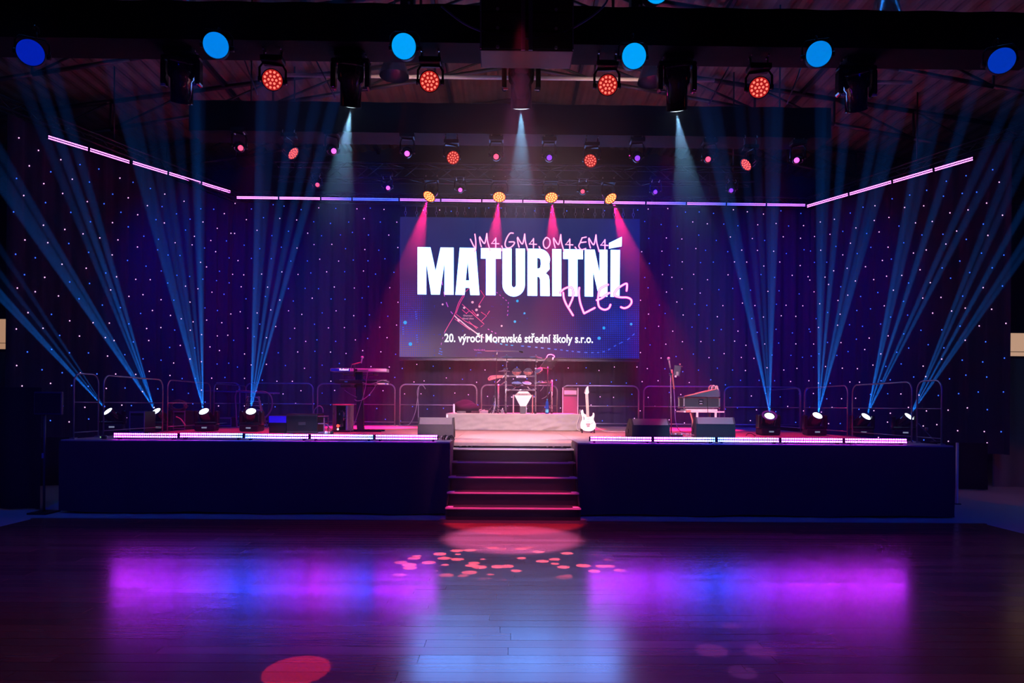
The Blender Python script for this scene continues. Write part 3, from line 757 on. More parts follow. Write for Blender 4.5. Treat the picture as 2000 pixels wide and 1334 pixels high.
# ---------------- video wall ----------------
YS = 18.3
c_tl, c_tr, c_bl = at(780, 424, YS), at(1248, 428, YS), at(780, 697, YS)
SW, SHh = (c_tr-c_tl).length, (c_tl-c_bl).length
sl_ = math.atan2(c_tr.z-c_tl.z, c_tr.x-c_tl.x)
scr_root = root('video_wall', c_bl + Vector((0, 0, 0)), 'large LED video wall showing the ball title in white over a night-blue map', 'screen')
scr_root.rotation_euler = (0, -sl_, 0)
SINV = (Matrix.Translation(scr_root.location) @ Euler((0, -sl_, 0)).to_matrix().to_4x4()).inverted()
def scr(px, py):
    p = SINV @ at(px, py, YS); return (p.x, p.z)
def screen_mat():
    m = bpy.data.materials.new('video_picture'); nt, p = nodes(m); N, L = nt.nodes, nt.links
    def math_(op, a=None, b=None, c=None):
        n = N.new('ShaderNodeMath'); n.operation = op
        for i, q in enumerate((a, b, c)):
            if q is None: continue
            if isinstance(q, (int, float)): n.inputs[i].default_value = q
            else: L.new(q, n.inputs[i])
        return n.outputs[0]
    def mix(f, a, b):
        n = N.new('ShaderNodeMix'); n.data_type = 'RGBA'
        for i, q in ((0, f), (6, a), (7, b)):
            if isinstance(q, (tuple, float, int)): n.inputs[i].default_value = (*q, 1) if isinstance(q, tuple) else q
            else: L.new(q, n.inputs[i])
        return n.outputs[2]
    def sm(x, lo, hi):
        n = N.new('ShaderNodeMapRange'); n.interpolation_type = 'SMOOTHSTEP'; n.inputs['From Min'].default_value = lo; n.inputs['From Max'].default_value = hi
        L.new(x, n.inputs['Value']); return n.outputs[0]
    tc = N.new('ShaderNodeTexCoord'); sp = N.new('ShaderNodeSeparateXYZ'); L.new(tc.outputs['Object'], sp.inputs[0])
    u = math_('DIVIDE', sp.outputs[0], SW); v = math_('DIVIDE', sp.outputs[2], SHh)
    top = mix(sm(u, 0, .35), (.022, .016, .12), (.0025, .018, .155)); top = mix(sm(u, .7, 1), top, (.004, .010, .17))
    low = mix(sm(u, .0, .30), (.24, .15, .23), (.10, .045, .16)); low = mix(sm(u, .40, .92), low, (.004, .003, .17))
    low = mix(sm(u, .9, 1), low, (.0, .003, .24))
    mid = mix(sm(u, .1, .6), (.045, .02, .115), (.05, .013, .11)); mid = mix(sm(u, .70, .95), mid, (.003, .008, .17))
    c = mix(sm(v, .02, .34), low, mid); c = mix(sm(v, .34, .60), c, top)
    # halftone dots of the map
    g1 = math_('SINE', math_('MULTIPLY', math_('ADD', sp.outputs[0], sp.outputs[2]), 62.0)); g2 = math_('SINE', math_('MULTIPLY', math_('SUBTRACT', sp.outputs[0], sp.outputs[2]), 62.0))
    g = math_('MULTIPLY', g1, g2)
    nz = N.new('ShaderNodeTexNoise'); nz.inputs['Scale'].default_value = 1.1; nz.inputs['Detail'].default_value = 3; L.new(tc.outputs['Object'], nz.inputs['Vector'])
    area = math_('MAXIMUM', math_('MULTIPLY', sm(u, .55, .9), sm(v, .62, .2)), math_('MULTIPLY', sm(u, .17, .04), sm(v, .62, .3)))
    thr = math_('SUBTRACT', math_('ADD', 1.05, 0), math_('MULTIPLY', area, math_('MULTIPLY', nz.outputs['Fac'], 1.55)))
    dots = math_('GREATER_THAN', g, thr)
    nz2 = N.new('ShaderNodeTexNoise'); nz2.inputs['Scale'].default_value = 9; nz2.inputs['Detail'].default_value = 4; L.new(tc.outputs['Object'], nz2.inputs['Vector'])
    sprk = math_('MULTIPLY', math_('GREATER_THAN', nz2.outputs['Fac'], .66), sm(v, .58, .45))
    dots = math_('MAXIMUM', dots, math_('MULTIPLY', sprk, math_('GREATER_THAN', g, .25)))
    c = mix(dots, c, (.0, .05, .85))
    line = math_('MULTIPLY_ADD', math_('SINE', math_('MULTIPLY', sp.outputs[2], 160.0)), .06, .97)
    vm = N.new('ShaderNodeVectorMath'); vm.operation = 'SCALE'; L.new(c, vm.inputs[0]); L.new(line, vm.inputs[3])
    L.new(vm.outputs[0], p.inputs['Emission Color']); p.inputs['Emission Strength'].default_value = .75
    p.inputs['Base Color'].default_value = (.003, .003, .005, 1); p.inputs['Roughness'].default_value = .6; p.inputs['Specular IOR Level'].default_value = .08
    m.cycles.emission_sampling = 'AUTO'
    return m
MB().box((SW/2, .065, SHh/2), (SW+.03, .12, SHh+.03)).build('cabinet_frame', BLACKPLASTIC, scr_root)
MB().add([(0, 0, 0), (SW, 0, 0), (SW, 0, SHh), (0, 0, SHh)], [(0, 1, 2, 3)]).build('picture', screen_mat(), scr_root)
MB().box((SW/2, .04, -.06), (SW, .08, .06)).build('bottom_rail', BLACKMETAL, scr_root)
WHT = emit('white_video', (.13, .32, 1), 14.0, sample=True)
PKW = emit('pink_white_video', (1, .62, .82), 1.25); PKE = emit('magenta_edge_video', (1, .02, .55), .9)
def c4(x, y): return scr(760+x/3.9216, 400+y/3.9216)
def sk(x, y): return c4(x, y + (x-90)*(.0148-.0038*(y-95)/1065))
def glyph(poly, holes=(), raw=False):
    f = c4 if raw else sk
    M_ = Matrix(((1, 0, 0, 0), (0, 0, 1, -.006), (0, 1, 0, 0), (0, 0, 0, 1)))
    MB().prism([f(*p) for p in poly], 0, .005, M_, [[f(*p) for p in h] for h in holes]).build('title_letter', WHT, scr_root)
def arc(cx, cy, rx, ry, a0, a1, n=8):
    return [(cx+rx*math.cos(math.radians(a0+(a1-a0)*i/n)), cy+ry*math.sin(math.radians(a0+(a1-a0)*i/n))) for i in range(n+1)]
T_, B_ = 323, 684
glyph([(218, T_), (317, T_), (356, 505), (394, T_), (494, T_), (494, B_), (424, B_), (424, 440), (388, B_), (322, B_), (285, 440), (285, B_), (218, B_)])
glyph([(541, T_), (664, T_), (692, B_), (622, B_), (617, 629), (584, 629), (578, B_), (508, B_)], [[(601, 425), (614, 573), (587, 573)]])
glyph([(703, T_), (857, T_), (857, 403), (815, 403), (815, B_), (742, B_), (742, 403), (703, 403)])
glyph([(868, T_), (938, T_)] + arc(955, 598, 17, 24, 180, 0) + [(970, T_), (1040, T_)] + arc(954, 600, 86, 92, 0, 180, 14))
glyph([(1060, T_), (1150, T_)] + arc(1150, 405, 82, 82, -90, 20, 8) + [(1229, 478), (1200, 510), (1222, 530), (1228, 560), (1230, B_), (1158, B_), (1157, 560), (1150, 540), (1134, 536), (1134, B_), (1060, B_)],
      [[(1134, 392), (1150, 394), (1160, 406), (1162, 440), (1158, 466), (1148, 474), (1134, 475)]])
glyph([(1250, T_), (1318, T_), (1318, B_), (1250, B_)])
glyph([(1333, T_), (1484, T_), (1484, 398), (1443, 398), (1443, B_), (1373, B_), (1373, 398), (1333, 398)])
glyph([(1498, T_), (1574, T_), (1612, 500), (1612, T_), (1672, T_), (1672, B_), (1607, B_), (1562, 490), (1562, B_), (1498, B_)])
glyph([(1697, T_), (1768, T_), (1764, B_), (1695, B_)])
glyph([(1684, 293), (1782, 246), (1780, 318), (1684, 336)], raw=True)
def stroke(pts, w, f, y=-.012, m1=None, edge=True, closed=False, nm='handwriting'):
    q = smooth_pts([Vector((*f(*p), 0)) for p in pts], 5) if len(pts) > 2 else [Vector((*f(*p), 0)) for p in pts]
    return q
def write(strokes, w, f, sharp=()):
    a, b = MB(), MB()
    for pts in strokes:
        if len(pts) > 3 or pts in sharp: q = stroke(pts, w, f)
        else: q = [Vector((*f(*p), 0)) for p in pts]
        q2 = [(p.x, p.y) for p in q]
        a.ribbon(q2, w*1.28, -.010, .002); b.ribbon(q2, w*.78, -.013, .002)
        for e in q2:
            b.add([(e[0]+w*.39*math.cos(t*PI/4), -.0132, e[1]+w*.39*math.sin(t*PI/4)) for t in range(8)], [tuple(range(8))])
            a.add([(e[0]+w*.64*math.cos(t*PI/4), -.0098, e[1]+w*.64*math.sin(t*PI/4)) for t in range(8)], [tuple(range(8))])
    a.build('handwriting_outline', PKE, scr_root); b.build('handwriting', PKW, scr_root)
def h1(x, y): return scr(900+x/6.25, 440+y/6.25)
four = [[(0, 0), (-48, 58), (38, 62)], [(2, -8), (2, 110)]]
def shift(ss, x, y): return [[(a+x, b+y) for a, b in s] for s in ss]
def M4(x, y): return [[(x, y+50), (x+8, y+110), (x+22, y+160)], [(x+4, y+40), (x+50, y+115), (x+70, y+105), (x+90, y)], [(x+90, y), (x+98, y+90), (x+118, y+165), (x+128, y+205)]]
S1 = [[(118, 172), (150, 240), (182, 290)], [(172, 110), (182, 190), (182, 290), (170, 320)]]
S1 += M4(228, 102) + shift(four, 425, 165) + [[(500, 255), (510, 280), (498, 310)]]
S1 += [[(640, 98), (600, 100), (560, 160), (540, 230), (560, 275), (610, 270), (650, 230), (648, 205), (590, 205)]]
S1 += M4(690, 108) + shift(four, 885, 172) + [[(955, 262), (968, 285)]]
S1 += [[(1035, 155), (1008, 200), (1015, 260), (1050, 282), (1085, 240), (1085, 180), (1050, 150), (1030, 165)]]
S1 += M4(1130, 115) + shift(four, 1328, 178) + [[(1395, 268), (1412, 290)]]
S1 += [[(1530, 145), (1480, 155), (1460, 205)], [(1462, 212), (1528, 205)], [(1460, 210), (1440, 255), (1470, 298), (1525, 285)]]
S1 += M4(1560, 118) + shift(four, 1757, 185)
write(S1, .034, h1)
def h2(x, y): return scr(1080+x/11.765, 540+y/11.765)
S2 = [[(160, 375), (250, 290), (370, 245), (440, 270), (465, 370), (450, 500), (400, 620), (365, 700)], [(235, 375), (250, 500), (310, 650), (390, 780), (460, 895)],
      [(605, 260), (595, 380), (620, 580), (670, 740), (715, 850)], [(715, 850), (830, 790), (960, 722)],
      [(1265, 190), (1150, 240), (1070, 310), (1040, 450), (1035, 600), (1070, 710), (1180, 765), (1280, 730), (1320, 650)], [(1005, 545), (1100, 510), (1200, 440), (1290, 380)],
      [(1690, 330), (1700, 230), (1690, 165), (1600, 200), (1480, 290), (1410, 390), (1430, 450), (1550, 480), (1700, 485), (1790, 530), (1800, 610), (1740, 690), (1640, 730), (1560, 705)]]
write(S2, .055, h2)
p0 = scr(868, 668.5); p1 = scr(1158, 668.5)
text('20. výročí Moravské střední školy s.r.o.', p1[0]-p0[0], .225, (p0[0], -.014, p0[1]+.01), emit('subtitle_white', (.9, .93, 1), 1.3), scr_root, 'subtitle_lettering', bold=.02)
MAPP = emit('pink_map_line', (1, .05, .30), .8); MAPM = emit('magenta_map_line', (.75, .08, .8), .8); MAPB = emit('blue_map_line', (0, .12, 1), .75); MAPC = emit('cyan_map_line', (0, .45, .95), .9); MAPW = emit('rosy_map_mark', (1, .45, .65), .9)
def z3(x, y): return scr(780+x/8.333, 540+y/8.333)
def z4(x, y): return scr(1000+x/8, 540+y/8)
def lines(sets, w, f, m, nm, dash=None, smooth=False):
    mb = MB()
    for pts in sets:
        q = [Vector((*f(*p), 0)) for p in pts]
        if smooth: q = smooth_pts(q, 8)
        if dash:
            L_ = 0; seg = []; on = True; out = []
            fine = []
            for a, b in zip(q, q[1:]):
                k = max(1, int((b-a).length/.02))
                fine += [a.lerp(b, i/k) for i in range(k)]
            n_ = max(2, int(dash/.02))
            for i in range(0, len(fine)-n_, int(n_*1.8)): mb.ribbon([(p.x, p.y) for p in fine[i:i+n_]], w, -.004, .002)
        else: mb.ribbon([(p.x, p.y) for p in q], w, -.004, .002)
    return mb.build(nm, m, scr_root)
lines([[(690, 70), (720, 230), (750, 380), (810, 530), (880, 620), (960, 690)]], .022, z3, MAPM, 'map_railway', .10, True)
lines([[(1040, 300), (960, 440), (900, 620), (820, 760), (740, 900)], [(1060, 310), (985, 440), (925, 600)]], .018, z3, MAPP, 'map_road', None, True)
lines([[(1145, 185), (1075, 250)], [(1320, 225), (1385, 320), (1290, 470)], [(1020, 450), (1380, 775), (1325, 820)], [(1180, 545), (1260, 640)], [(920, 610), (1060, 720), (1280, 835)], [(1330, 580), (1420, 640), (1340, 720)], [(1130, 730), (1260, 850)],
       [(900, 690), (1150, 870)], [(1430, 620), (1470, 560)], [(1090, 600), (1140, 560), (1200, 600)], [(1020, 540), (1100, 610)]], .016, z3, MAPP, 'map_street')
lines([[(960, 690), (1100, 810), (1250, 920), (1380, 1000)], [(890, 630), (960, 700)]], .030, z3, MAPW, 'map_main_road')
lines([[(740, 900), (690, 1060), (670, 1180)]], .014, z3, MAPM, 'map_stream', .06, True)
lines([[(670, 1170), (640, 1300)], [(690, 1220), (680, 1300)], [(265, 570), (285, 740)], [(285, 950), (300, 1120)], [(60, 820), (65, 980)]], .045, z3, MAPB, 'map_building', .05)
lines([[(1580, 255), (1680, 340), (1775, 420), (1765, 560), (1755, 680)]], .018, z3, MAPM, 'map_boundary', .07)
lines([[(1440, 855), (1530, 910), (1600, 935)]], .020, z3, MAPM, 'map_path', .07)
lines([[(1550, 1070), (1700, 1110), (1940, 1130)]], .026, z3, MAPC, 'map_tram_line', .09)
lines([[(140, 1085), (360, 1105), (700, 1140), (1000, 1175), (1250, 1190), (1450, 1170), (1650, 1060), (1800, 990), (1940, 870)]], .028, z4, MAPB, 'map_tram_line', .09, True)
dm = MB()
for (x, y, rr_) in ((1190, 420, .035), (1055, 510, .032), (1255, 545, .035), (1275, 628, .030), (1305, 490, .032), (705, 455, .026), (1665, 805, .026), (965, 715, .035)):
    p = z3(x, y); dm.add([(p[0]+rr_*math.cos(t*PI/5), -.008, p[1]+rr_*math.sin(t*PI/5)) for t in range(10)], [tuple(range(10))])
dm.build('map_symbols', MAPW, scr_root)
dm = MB()
for f, x, y, rr_ in ((z3, 95, 750, .05), (z3, 180, 1100, .05), (z3, 1880, 735, .035), (z3, 1920, 400, .035), (z4, 195, 575, .028), (z4, 45, 705, .03), (z4, 1435, 805, .04), (z4, 1360, 965, .045), (z4, 1860, 745, .035), (z4, 85, 383, .035)):
    p = f(x, y); dm.add([(p[0]+rr_*math.cos(t*PI/5), -.008, p[1]+rr_*math.sin(t*PI/5)) for t in range(10)], [tuple(range(10))])
dm.build('map_symbols', MAPC, scr_root)
p0 = z3(1040, 650); text('Olomouc-', .26, .045, (p0[0], -.009, p0[1]), MAPW, scr_root, 'map_lettering')
p0 = z3(1032, 697); text('Nová Ulice', .29, .045, (p0[0], -.009, p0[1]), MAPW, scr_root, 'map_lettering')
p0 = z3(1210, 1205); text('Varšavské', .30, .040, (p0[0], -.009, p0[1]), MAPM, scr_root, 'map_lettering')
p0 = z3(1268, 1250); text('nám.', .12, .035, (p0[0], -.009, p0[1]), MAPB, scr_root, 'map_lettering')
hk = MB()
for i, x in enumerate((50, 145, 225, 313, 393, 490, 555, 648, 732, 820, 898, 993, 1062, 1155, 1227, 1310, 1402, 1497, 1567, 1663, 1733, 1828, 1903, 1990)):
    u_, v_ = scr(780+x/4.348, 424)
    h = MB().tube((u_, .05, SHh+.18), (u_, .05, SHh+.30), .010, n=5).tube((u_, .05, SHh), (u_, .05, SHh+.08), .010, n=5)
    h.path([(u_+.028*math.cos(t*PI/5), .05, SHh+.13+.05*math.sin(t*PI/5)) for t in range(11)], .008, n=5)
    h.build('hanging_hook', mat('hook_steel', (.5, .5, .6), .3, .6) if i == 0 else bpy.data.materials['hook_steel'], scr_root)
bar = MB().box((SW/2, .05, SHh+.32), (SW, .05, .05)).build('hanging_bar', BLACKMETAL, scr_root)

# ---------------- coloured washes from the rig and added spots ----------------
for f, tx in zip(rear_w, (-3.3, -.75, 1.3, 4.5)):
    spot(f+Vector((tx*.01, -.13, -.14)), (tx, 17.3, 1.2), 24000, 27, (1, .008, .16), .5, .02, name='red_cone')
# deep blue wash of the star cloths
for x, tx, e in ((-5.4, -7.5, 420), (-2.6, -4.2, 300), (3.0, 5.0, 420), (5.6, 8.0, 420)):
    spot((x, YM-.1, ZM-.45), (tx, 19.0, 3.8), e*5, 80, (.0, .012, 1), .9, .2, name='blue_wash')
# red and pink side light on the deck
for x, tx, e in ((-2.0, -4.8, 360), (2.4, 5.4, 360), (-.6, -1.0, 120), (.8, 1.4, 120)):
    spot((x, 13.6, 6.8), (tx, 14.0, 1.1), e*.5, 58, (1, .01, .3), .8, .15, name='pink_wash')

# front-of-house key light on the band
spot((.3, 1.5, 6.6), (.15, 16.0, 1.45), 18000, 25, (1, .60, .64), .45, .05, name='front_key_light')
spot((.2, 12.4, 6.9), (.2, 13.8, 1.14), 2000, 44, (1, .50, .42), .5, .1, name='added_deck_spot')  # overhead spot added to brighten the central deck
spot((.15, 7.3, 6.0), (.15, 9.95, .25), 5500, 19, (1, .04, .16), .25, .05, name='added_stair_spot')  # red spot added for the stairs, without a fixture
spot((.14, 7.2, 6.0), (.12, 8.7, 0), 8500, 18, (.75, .22, 1), .5, .03, name='added_floor_pool')  # spot added to colour the floor before the stairs
spot((.6, 1.5, 6.6), (4.0, 14.2, 1.95), 9000, 7, (1, .80, .80), .3, .04, name='front_key_light')  # extra narrow spot added to whiten the flight case
for x in (-5.3, -3.2, 3.4, 5.6): spot((x*.9, 12.9, 6.9), (x, 14.2, 1.14), 1900 if abs(x) < 5 else 1500, 40, (1, .006, .16), .6, .1, name='added_pink_spot')  # spots added above the deck to turn it pink
for x in (-2.6, 3.0): spot((x, 14.7, 7.9), (x*.6, 18.5, 10.6), 90, 110, (1, .62, .52), .9, .2, name='added_roof_fill')  # unseen spots added to lighten the roof boards
for x in (-4.2, 4.4): spot((x, 1.8, 6.5), (x, 10.6, .8), 1500, 62, (.0, .004, 1), .8, .1, name='added_blue_fill')  # unseen front spots added to tint the skirts navy
spot((.2, 11.3, 7.3), (.2, 12.8, 9.6), 30, 130, (.35, .35, 1), .8, .2, name='added_roof_fill')  # weak upward spot added to lift the high bay reflectors
# light spots on the dance floor
def floor_spot(px, py, deg, e, col, src):
    t = atz(px, py, .02); spot(src, t, e, deg, col, .12, .01, name='floor_spot')
S_ = (-1.2, 8.9, 6.25); S2_ = (2.6, 8.9, 6.25)
floor_spot(580, 1308, 3.2, 6000, (1, .04, .10), S_)
floor_spot(1390, 1270, 1.7, 2500, (.45, .10, 1), S2_); floor_spot(1485, 1272, 1.7, 2200, (.4, .08, 1), S2_); floor_spot(1450, 1312, 1.4, 2200, (.3, .1, 1), S2_); floor_spot(1428, 1222, 1.1, 2200, (.4, .1, 1), S2_)
# gobo light that sprinkles round dots in front of the stairs
t = atz(985, 1112, .02)
g = spot((.2, 8.7, 6.2), t, 16000, 24, (1, .22, .50), .4, .008, name='gobo_dots')
g.data.use_nodes = True; nt = g.data.node_tree; N, L = nt.nodes, nt.links; em = N['Emission']
tc = N.new('ShaderNodeTexCoord'); vo = N.new('ShaderNodeTexVoronoi'); vo.inputs['Scale'].default_value = 30; L.new(tc.outputs['Normal'], vo.inputs['Vector'])
lt = N.new('ShaderNodeMath'); lt.operation = 'LESS_THAN'; lt.inputs[1].default_value = .36; L.new(vo.outputs['Distance'], lt.inputs[0]); L.new(lt.outputs[0], em.inputs['Strength'])
# red glow on the dance floor and the hall floor
spot((0, 9.0, 6.2), (0, 7.2, 0), 60, 95, (1, .01, .06), .9, .2, name='red_floor_wash')
spot((9.0, 9.2, 6.4), (10.8, 13.2, 0), 160, 30, (1, .12, .12), .2, .05, name='red_floor_wash')
spot((7.5, 8.0, 6.4), (11.5, 12.6, 0), 60, 70, (.35, .6, .8), .8, .2, name='dim_hall_light')
spot((-7.5, 8.0, 6.4), (-8.5, 11.0, 0), 60, 80, (.15, .3, .9), .8, .2, name='dim_hall_light')
# haze that fills the stage end of the hall
def haze_mat():
    m = bpy.data.materials.new('haze'); m.use_nodes = True; nt = m.node_tree; N, L = nt.nodes, nt.links
    N.remove(N['Principled BSDF'])
    v = N.new('ShaderNodeVolumeScatter'); tc = N.new('ShaderNodeTexCoord'); sp = N.new('ShaderNodeSeparateXYZ'); mr = N.new('ShaderNodeMapRange')
    mr.inputs['From Min'].default_value = 1.2; mr.inputs['From Max'].default_value = 6.8; mr.inputs['To Min'].default_value = .0044; mr.inputs['To Max'].default_value = .0010
    L.new(tc.outputs['Object'], sp.inputs[0]); L.new(sp.outputs[2], mr.inputs['Value']); L.new(mr.outputs[0], v.inputs['Density'])
    L.new(v.outputs[0], N['Material Output'].inputs['Volume']); return m
hz = MB().box((.1, 13.9, 4.3), (21.0, 13.0, 8.0)).build('haze', haze_mat(), kind='stuff')
hz['label'] = 'thin stage haze showing the light beams'
# haze added below the trusses so lamp cones show, thinning out downwards
def added_haze_mat(h, dmax):
    m = bpy.data.materials.new('added_haze'); m.use_nodes = True; nt = m.node_tree; N, L = nt.nodes, nt.links
    N.remove(N['Principled BSDF'])
    v = N.new('ShaderNodeVolumeScatter'); tc = N.new('ShaderNodeTexCoord'); sp = N.new('ShaderNodeSeparateXYZ'); mr = N.new('ShaderNodeMapRange')
    mr.interpolation_type = 'SMOOTHSTEP'; mr.inputs['From Min'].default_value = -h/2; mr.inputs['From Max'].default_value = h/2; mr.inputs['To Max'].default_value = dmax
    L.new(tc.outputs['Object'], sp.inputs[0]); L.new(sp.outputs[2], mr.inputs['Value']); L.new(mr.outputs[0], v.inputs['Density'])
    L.new(v.outputs[0], N['Material Output'].inputs['Volume']); return m
for (c, d, dm_, n_) in (((.2, 16.6, 5.9), (9.5, 2.6, 2.8), .019, 'above the video wall'), ((-.2, 9.9, 5.3), (6.7, 1.7, 2.6), .055, 'under the front truss')):
    hz = MB().box((0, 0, 0), d).build('haze', added_haze_mat(d[2], dm_), loc=c, kind='stuff'); hz['label'] = 'added denser haze that makes lamp cones show '+n_

# ---------------- guard rails ----------------
RAILM = mat('rail_steel', (.30, .28, .29), .4, .85)
def rail(p0, p1, label, z=DECK, h=1.14):
    p0, p1 = Vector((*p0, 0)), Vector((*p1, 0)); d = (p1-p0).normalized(); L_ = (p1-p0).length; c = (p0+p1)/2
    r_ = root('guard_rail', (c.x, c.y, z), label, 'railing', 'steel guard rails around the stage')
    q = .16; up = Vector((0, 0, 1)); a, b = -d*L_/2, d*L_/2
    pts = [a, a+up*(h-q)] + [a + d*q*(1-math.cos(t*PI/10)) + up*(h-q+q*math.sin(t*PI/10)) for t in range(1, 6)]
    pts += [b - d*q*(1-math.sin(t*PI/10+0)) + up*(h-q+q*math.cos(t*PI/10)) for t in range(0, 5)] + [b+up*(h-q), b]
    MB().path(pts, .020 if h > 1.1 else .013, n=8).build('hoop', RAILM, r_)
    for zz in (.10, .58):
        MB().tube(a+up*zz, b+up*zz, .015 if h > 1.1 else .010, n=6).build('cross_bar', RAILM, r_)
    for e in (a, b): MB().box(e+Vector((0, 0, .01)), (.08, .08, .02)).build('foot_plate', RAILM, r_)
def rx(px, Y=18.8): return at(px, 800, Y).x
names = ['far left behind the beam heads', 'left of the keyboards', 'behind the keyboards', 'between keyboards and drums', 'behind the drum kit', 'behind the white guitar',
         'behind the right microphone stand', 'behind the case table', 'far right behind the beam heads']
for (a, b), n_ in zip(((335, 468), (480, 611), (620, 771), (781, 931), (940, 1088), (1098, 1247), (1257, 1405), (1415, 1562), (1573, 1668)), names):
    rail((rx(a), 18.8), (rx(b), 18.8), 'steel guard rail at the back of the stage, '+n_)
for (y0, y1), n_ in zip(((10.85, 11.5), (11.65, 13.65), (13.85, 15.85), (16.05, 18.05)), ('nearest', 'second nearest', 'third nearest', 'farthest')):
    rail((-6.8, y0), (-6.8, y1), f'steel guard rail along the left stage side, {n_} to the camera', h=1.04)
    rail((7.0, y0), (7.0, y1), f'steel guard rail along the right stage side, {n_} to the camera', h=1.04)
def hung_cable(pts, Y, label, r=.010, m=None):
    return cable(pts, Y, r, label, m or GREYPLASTIC, 'cable', 'cable')
hung_cable([(817, 832), (817, 790), (815, 765), (819, 754), (826, 753), (831, 760)], 18.72, 'cable hung over the guard rail left of the drums')
hung_cable([(782, 831), (800, 828), (811, 805), (816, 775), (818, 756)], 18.70, 'grey cable loop hanging down from the rail left of the drums')

# ---------------- drum riser ----------------
RF, RZ = 15.8, 1.53
rx0, rx1 = at(872, 820, RF).x, at(1135, 820, RF).x
rs = root('drum_riser', ((rx0+rx1)/2, RF+1, DECK), 'low drum riser wrapped in creased grey cloth', 'riser')
RO = Vector(rs.location); RW = rx1-rx0
MB().rbox((0, 0, RZ-DECK-.03), (RW, 2.0, .06), .01).build('top_board', mat('riser_board', (.55, .42, .38), .6), rs)
def riser_fn(u, v):
    x = u*RW
    w = .018*math.sin(x*3.1+v*2.5)+.016*math.sin((x+v*.9)*7.3)+.010*math.sin((x-v*1.4)*12+1)+.022*math.exp(-((x-.6-v*1.5)*4)**2)+.02*math.exp(-((x-2.1-v*1.2)*5)**2)
    return (x-RW/2, -1.02-abs(w)*1.1*(1.15-v), .01+v*(RZ-DECK-.015)-.012*abs(math.sin(x*4.2))*(v > .95))
MB().grid(riser_fn, 150, 14).build('front_cloth', GREYCLOTH, rs)
for s in (-1, 1):
    MB().grid(lambda u, v: (s*(RW/2+.01), -1.0+u*2, .01+v*(RZ-DECK-.02)), 6, 2).build('side_cloth', GREYCLOTH, rs)
MB().box((-RW/2+.02, -1.05, .18), (.035, .03, .36)).build('leg', WHITEPAINT, rs)
# ---------------- electronic drum kit ----------------
YD = 16.3
def D(px, py, dy=0): return at(px, py, YD+dy)
def seat(p, z): return Vector((p.x, p.y, z))
kit = root('drum_rack', (D(1018, 804).x, YD, RZ), 'steel tube drum rack with nameplate bar holding the electronic pads', 'drum rack')
KO = Vector(kit.location); TUBE = mat('rack_steel', (.6, .56, .5), .28, .9)
def kt(name, a, b, r=.019, m=TUBE, **k): return MB().tube(a-KO, b-KO, r, n=10).build(name, m, kit, **k)
for px, top, dy in ((973.5, 751, .35), (988, 727, 0), (1046, 727, 0), (1078, 742, .35)):
    a = D(px, 760, dy); kt('upright', seat(a, RZ), Vector((a.x, a.y, D(px, top, dy).z)), .021)
    MB().lathe([(.03, 0), (.03, .04), (.022, .05)], seat(a, RZ)-KO, n=10).build('foot_cap', BLACKPLASTIC, kit)
for y in (734.5, 761.5): kt('cross_tube', D(988, y), D(1046, y+.3), .019)
kt('side_tube', D(973.5, 755, .35), D(988, 745), .016); kt('side_tube', D(1046, 747), D(1078, 748, .35), .016)
for px, py in ((992, 761.5), (1042, 761.5), (992, 734.5), (1042, 734.5), (988, 748), (1046, 748)):
    MB().rbox(D(px, py)-KO+Vector((0, -.005, 0)), (.055, .06, .05), .012).build('clamp', GREYPLASTIC, kit)
np_ = MB().rbox(D(1018, 736)-KO+Vector((0, -.035, 0)), (.24, .02, .055), .006).build('nameplate', WHITEPAINT, kit)
pn = D(1011.5, 738)-KO
text('ALESIS', .155, .032, (pn.x, pn.y-.05, pn.z), mat('plate_ink', (.15, .1, .12), .5), kit, 'nameplate_lettering', bold=.03)
for pts in (((1010, 740), (1015, 744), (1024, 745), (1030, 741)), ((1032, 738), (1038, 744), (1046, 746)), ((1000, 738), (996, 746), (989, 750)), ((1001, 766), (996, 774), (990, 776))):
    MB().path([p-KO for p in smooth_pts([D(x, y, .05) for x, y in pts])], .006, n=5).build('pad_cable', BLACKPLASTIC, kit)
def pad(name, px, py, r, nrm, label, m_rim, m_head, arm_to, hgt=.07, group='drum pads', dy=0):
    c = D(px, py, dy); r_ = root(name, c, label, 'drum pad', group); R = zto(nrm)
    MB().lathe([(r*.55, -hgt), (r*.85, -hgt*.7), (r*1.0, -hgt*.2), (r*1.03, .005), (r*.93, .008)], R=R, n=24, cap1=False).build('shell', m_rim if name == 'tom_pad' else BLACKPLASTIC, r_)
    MB().lathe([(r*1.0, -.008), (r*1.07, .0), (r*1.04, .014), (r*.95, .010)], R=R, n=24, cap0=False, cap1=False).build('rim', m_rim, r_)
    MB().lathe([(r*.95, .006), (r*.8, .05 if name == 'tom_pad' else .009), (r*.4, .085 if name == 'tom_pad' else .012), (r*.05, .09 if name == 'tom_pad' else .014)], R=R, n=24, cap0=False).build('drum_head', m_head, r_)
    for k in range(6):
        a = k*PI/3+.3
        MB().tube(R @ Vector((r*1.02*math.cos(a), r*1.02*math.sin(a), -hgt*.5)), R @ Vector((r*1.04*math.cos(a), r*1.04*math.sin(a), .01)), .006, n=5).build('tension_lug', CHROME, r_)
    t = D(*arm_to, dy)-c
    MB().path([R @ Vector((0, 0, -hgt*.8)), (R @ Vector((0, 0, -hgt*.8))).lerp(t, .5)+Vector((0, .02, -.01)), t], .012, n=6).build('mount_arm', TUBE, r_)
DARKHEAD = mat('dark_mesh_head', (.06, .04, .05), .5); PINKRIM = mat('pinkish_rim', (.55, .2, .17), .35)
pad('tom_pad', 1009, 726.3, .108, (0, -.18, .98), 'left of the two rack tom pads over the nameplate bar', PINKRIM, DARKHEAD, (1006, 734))
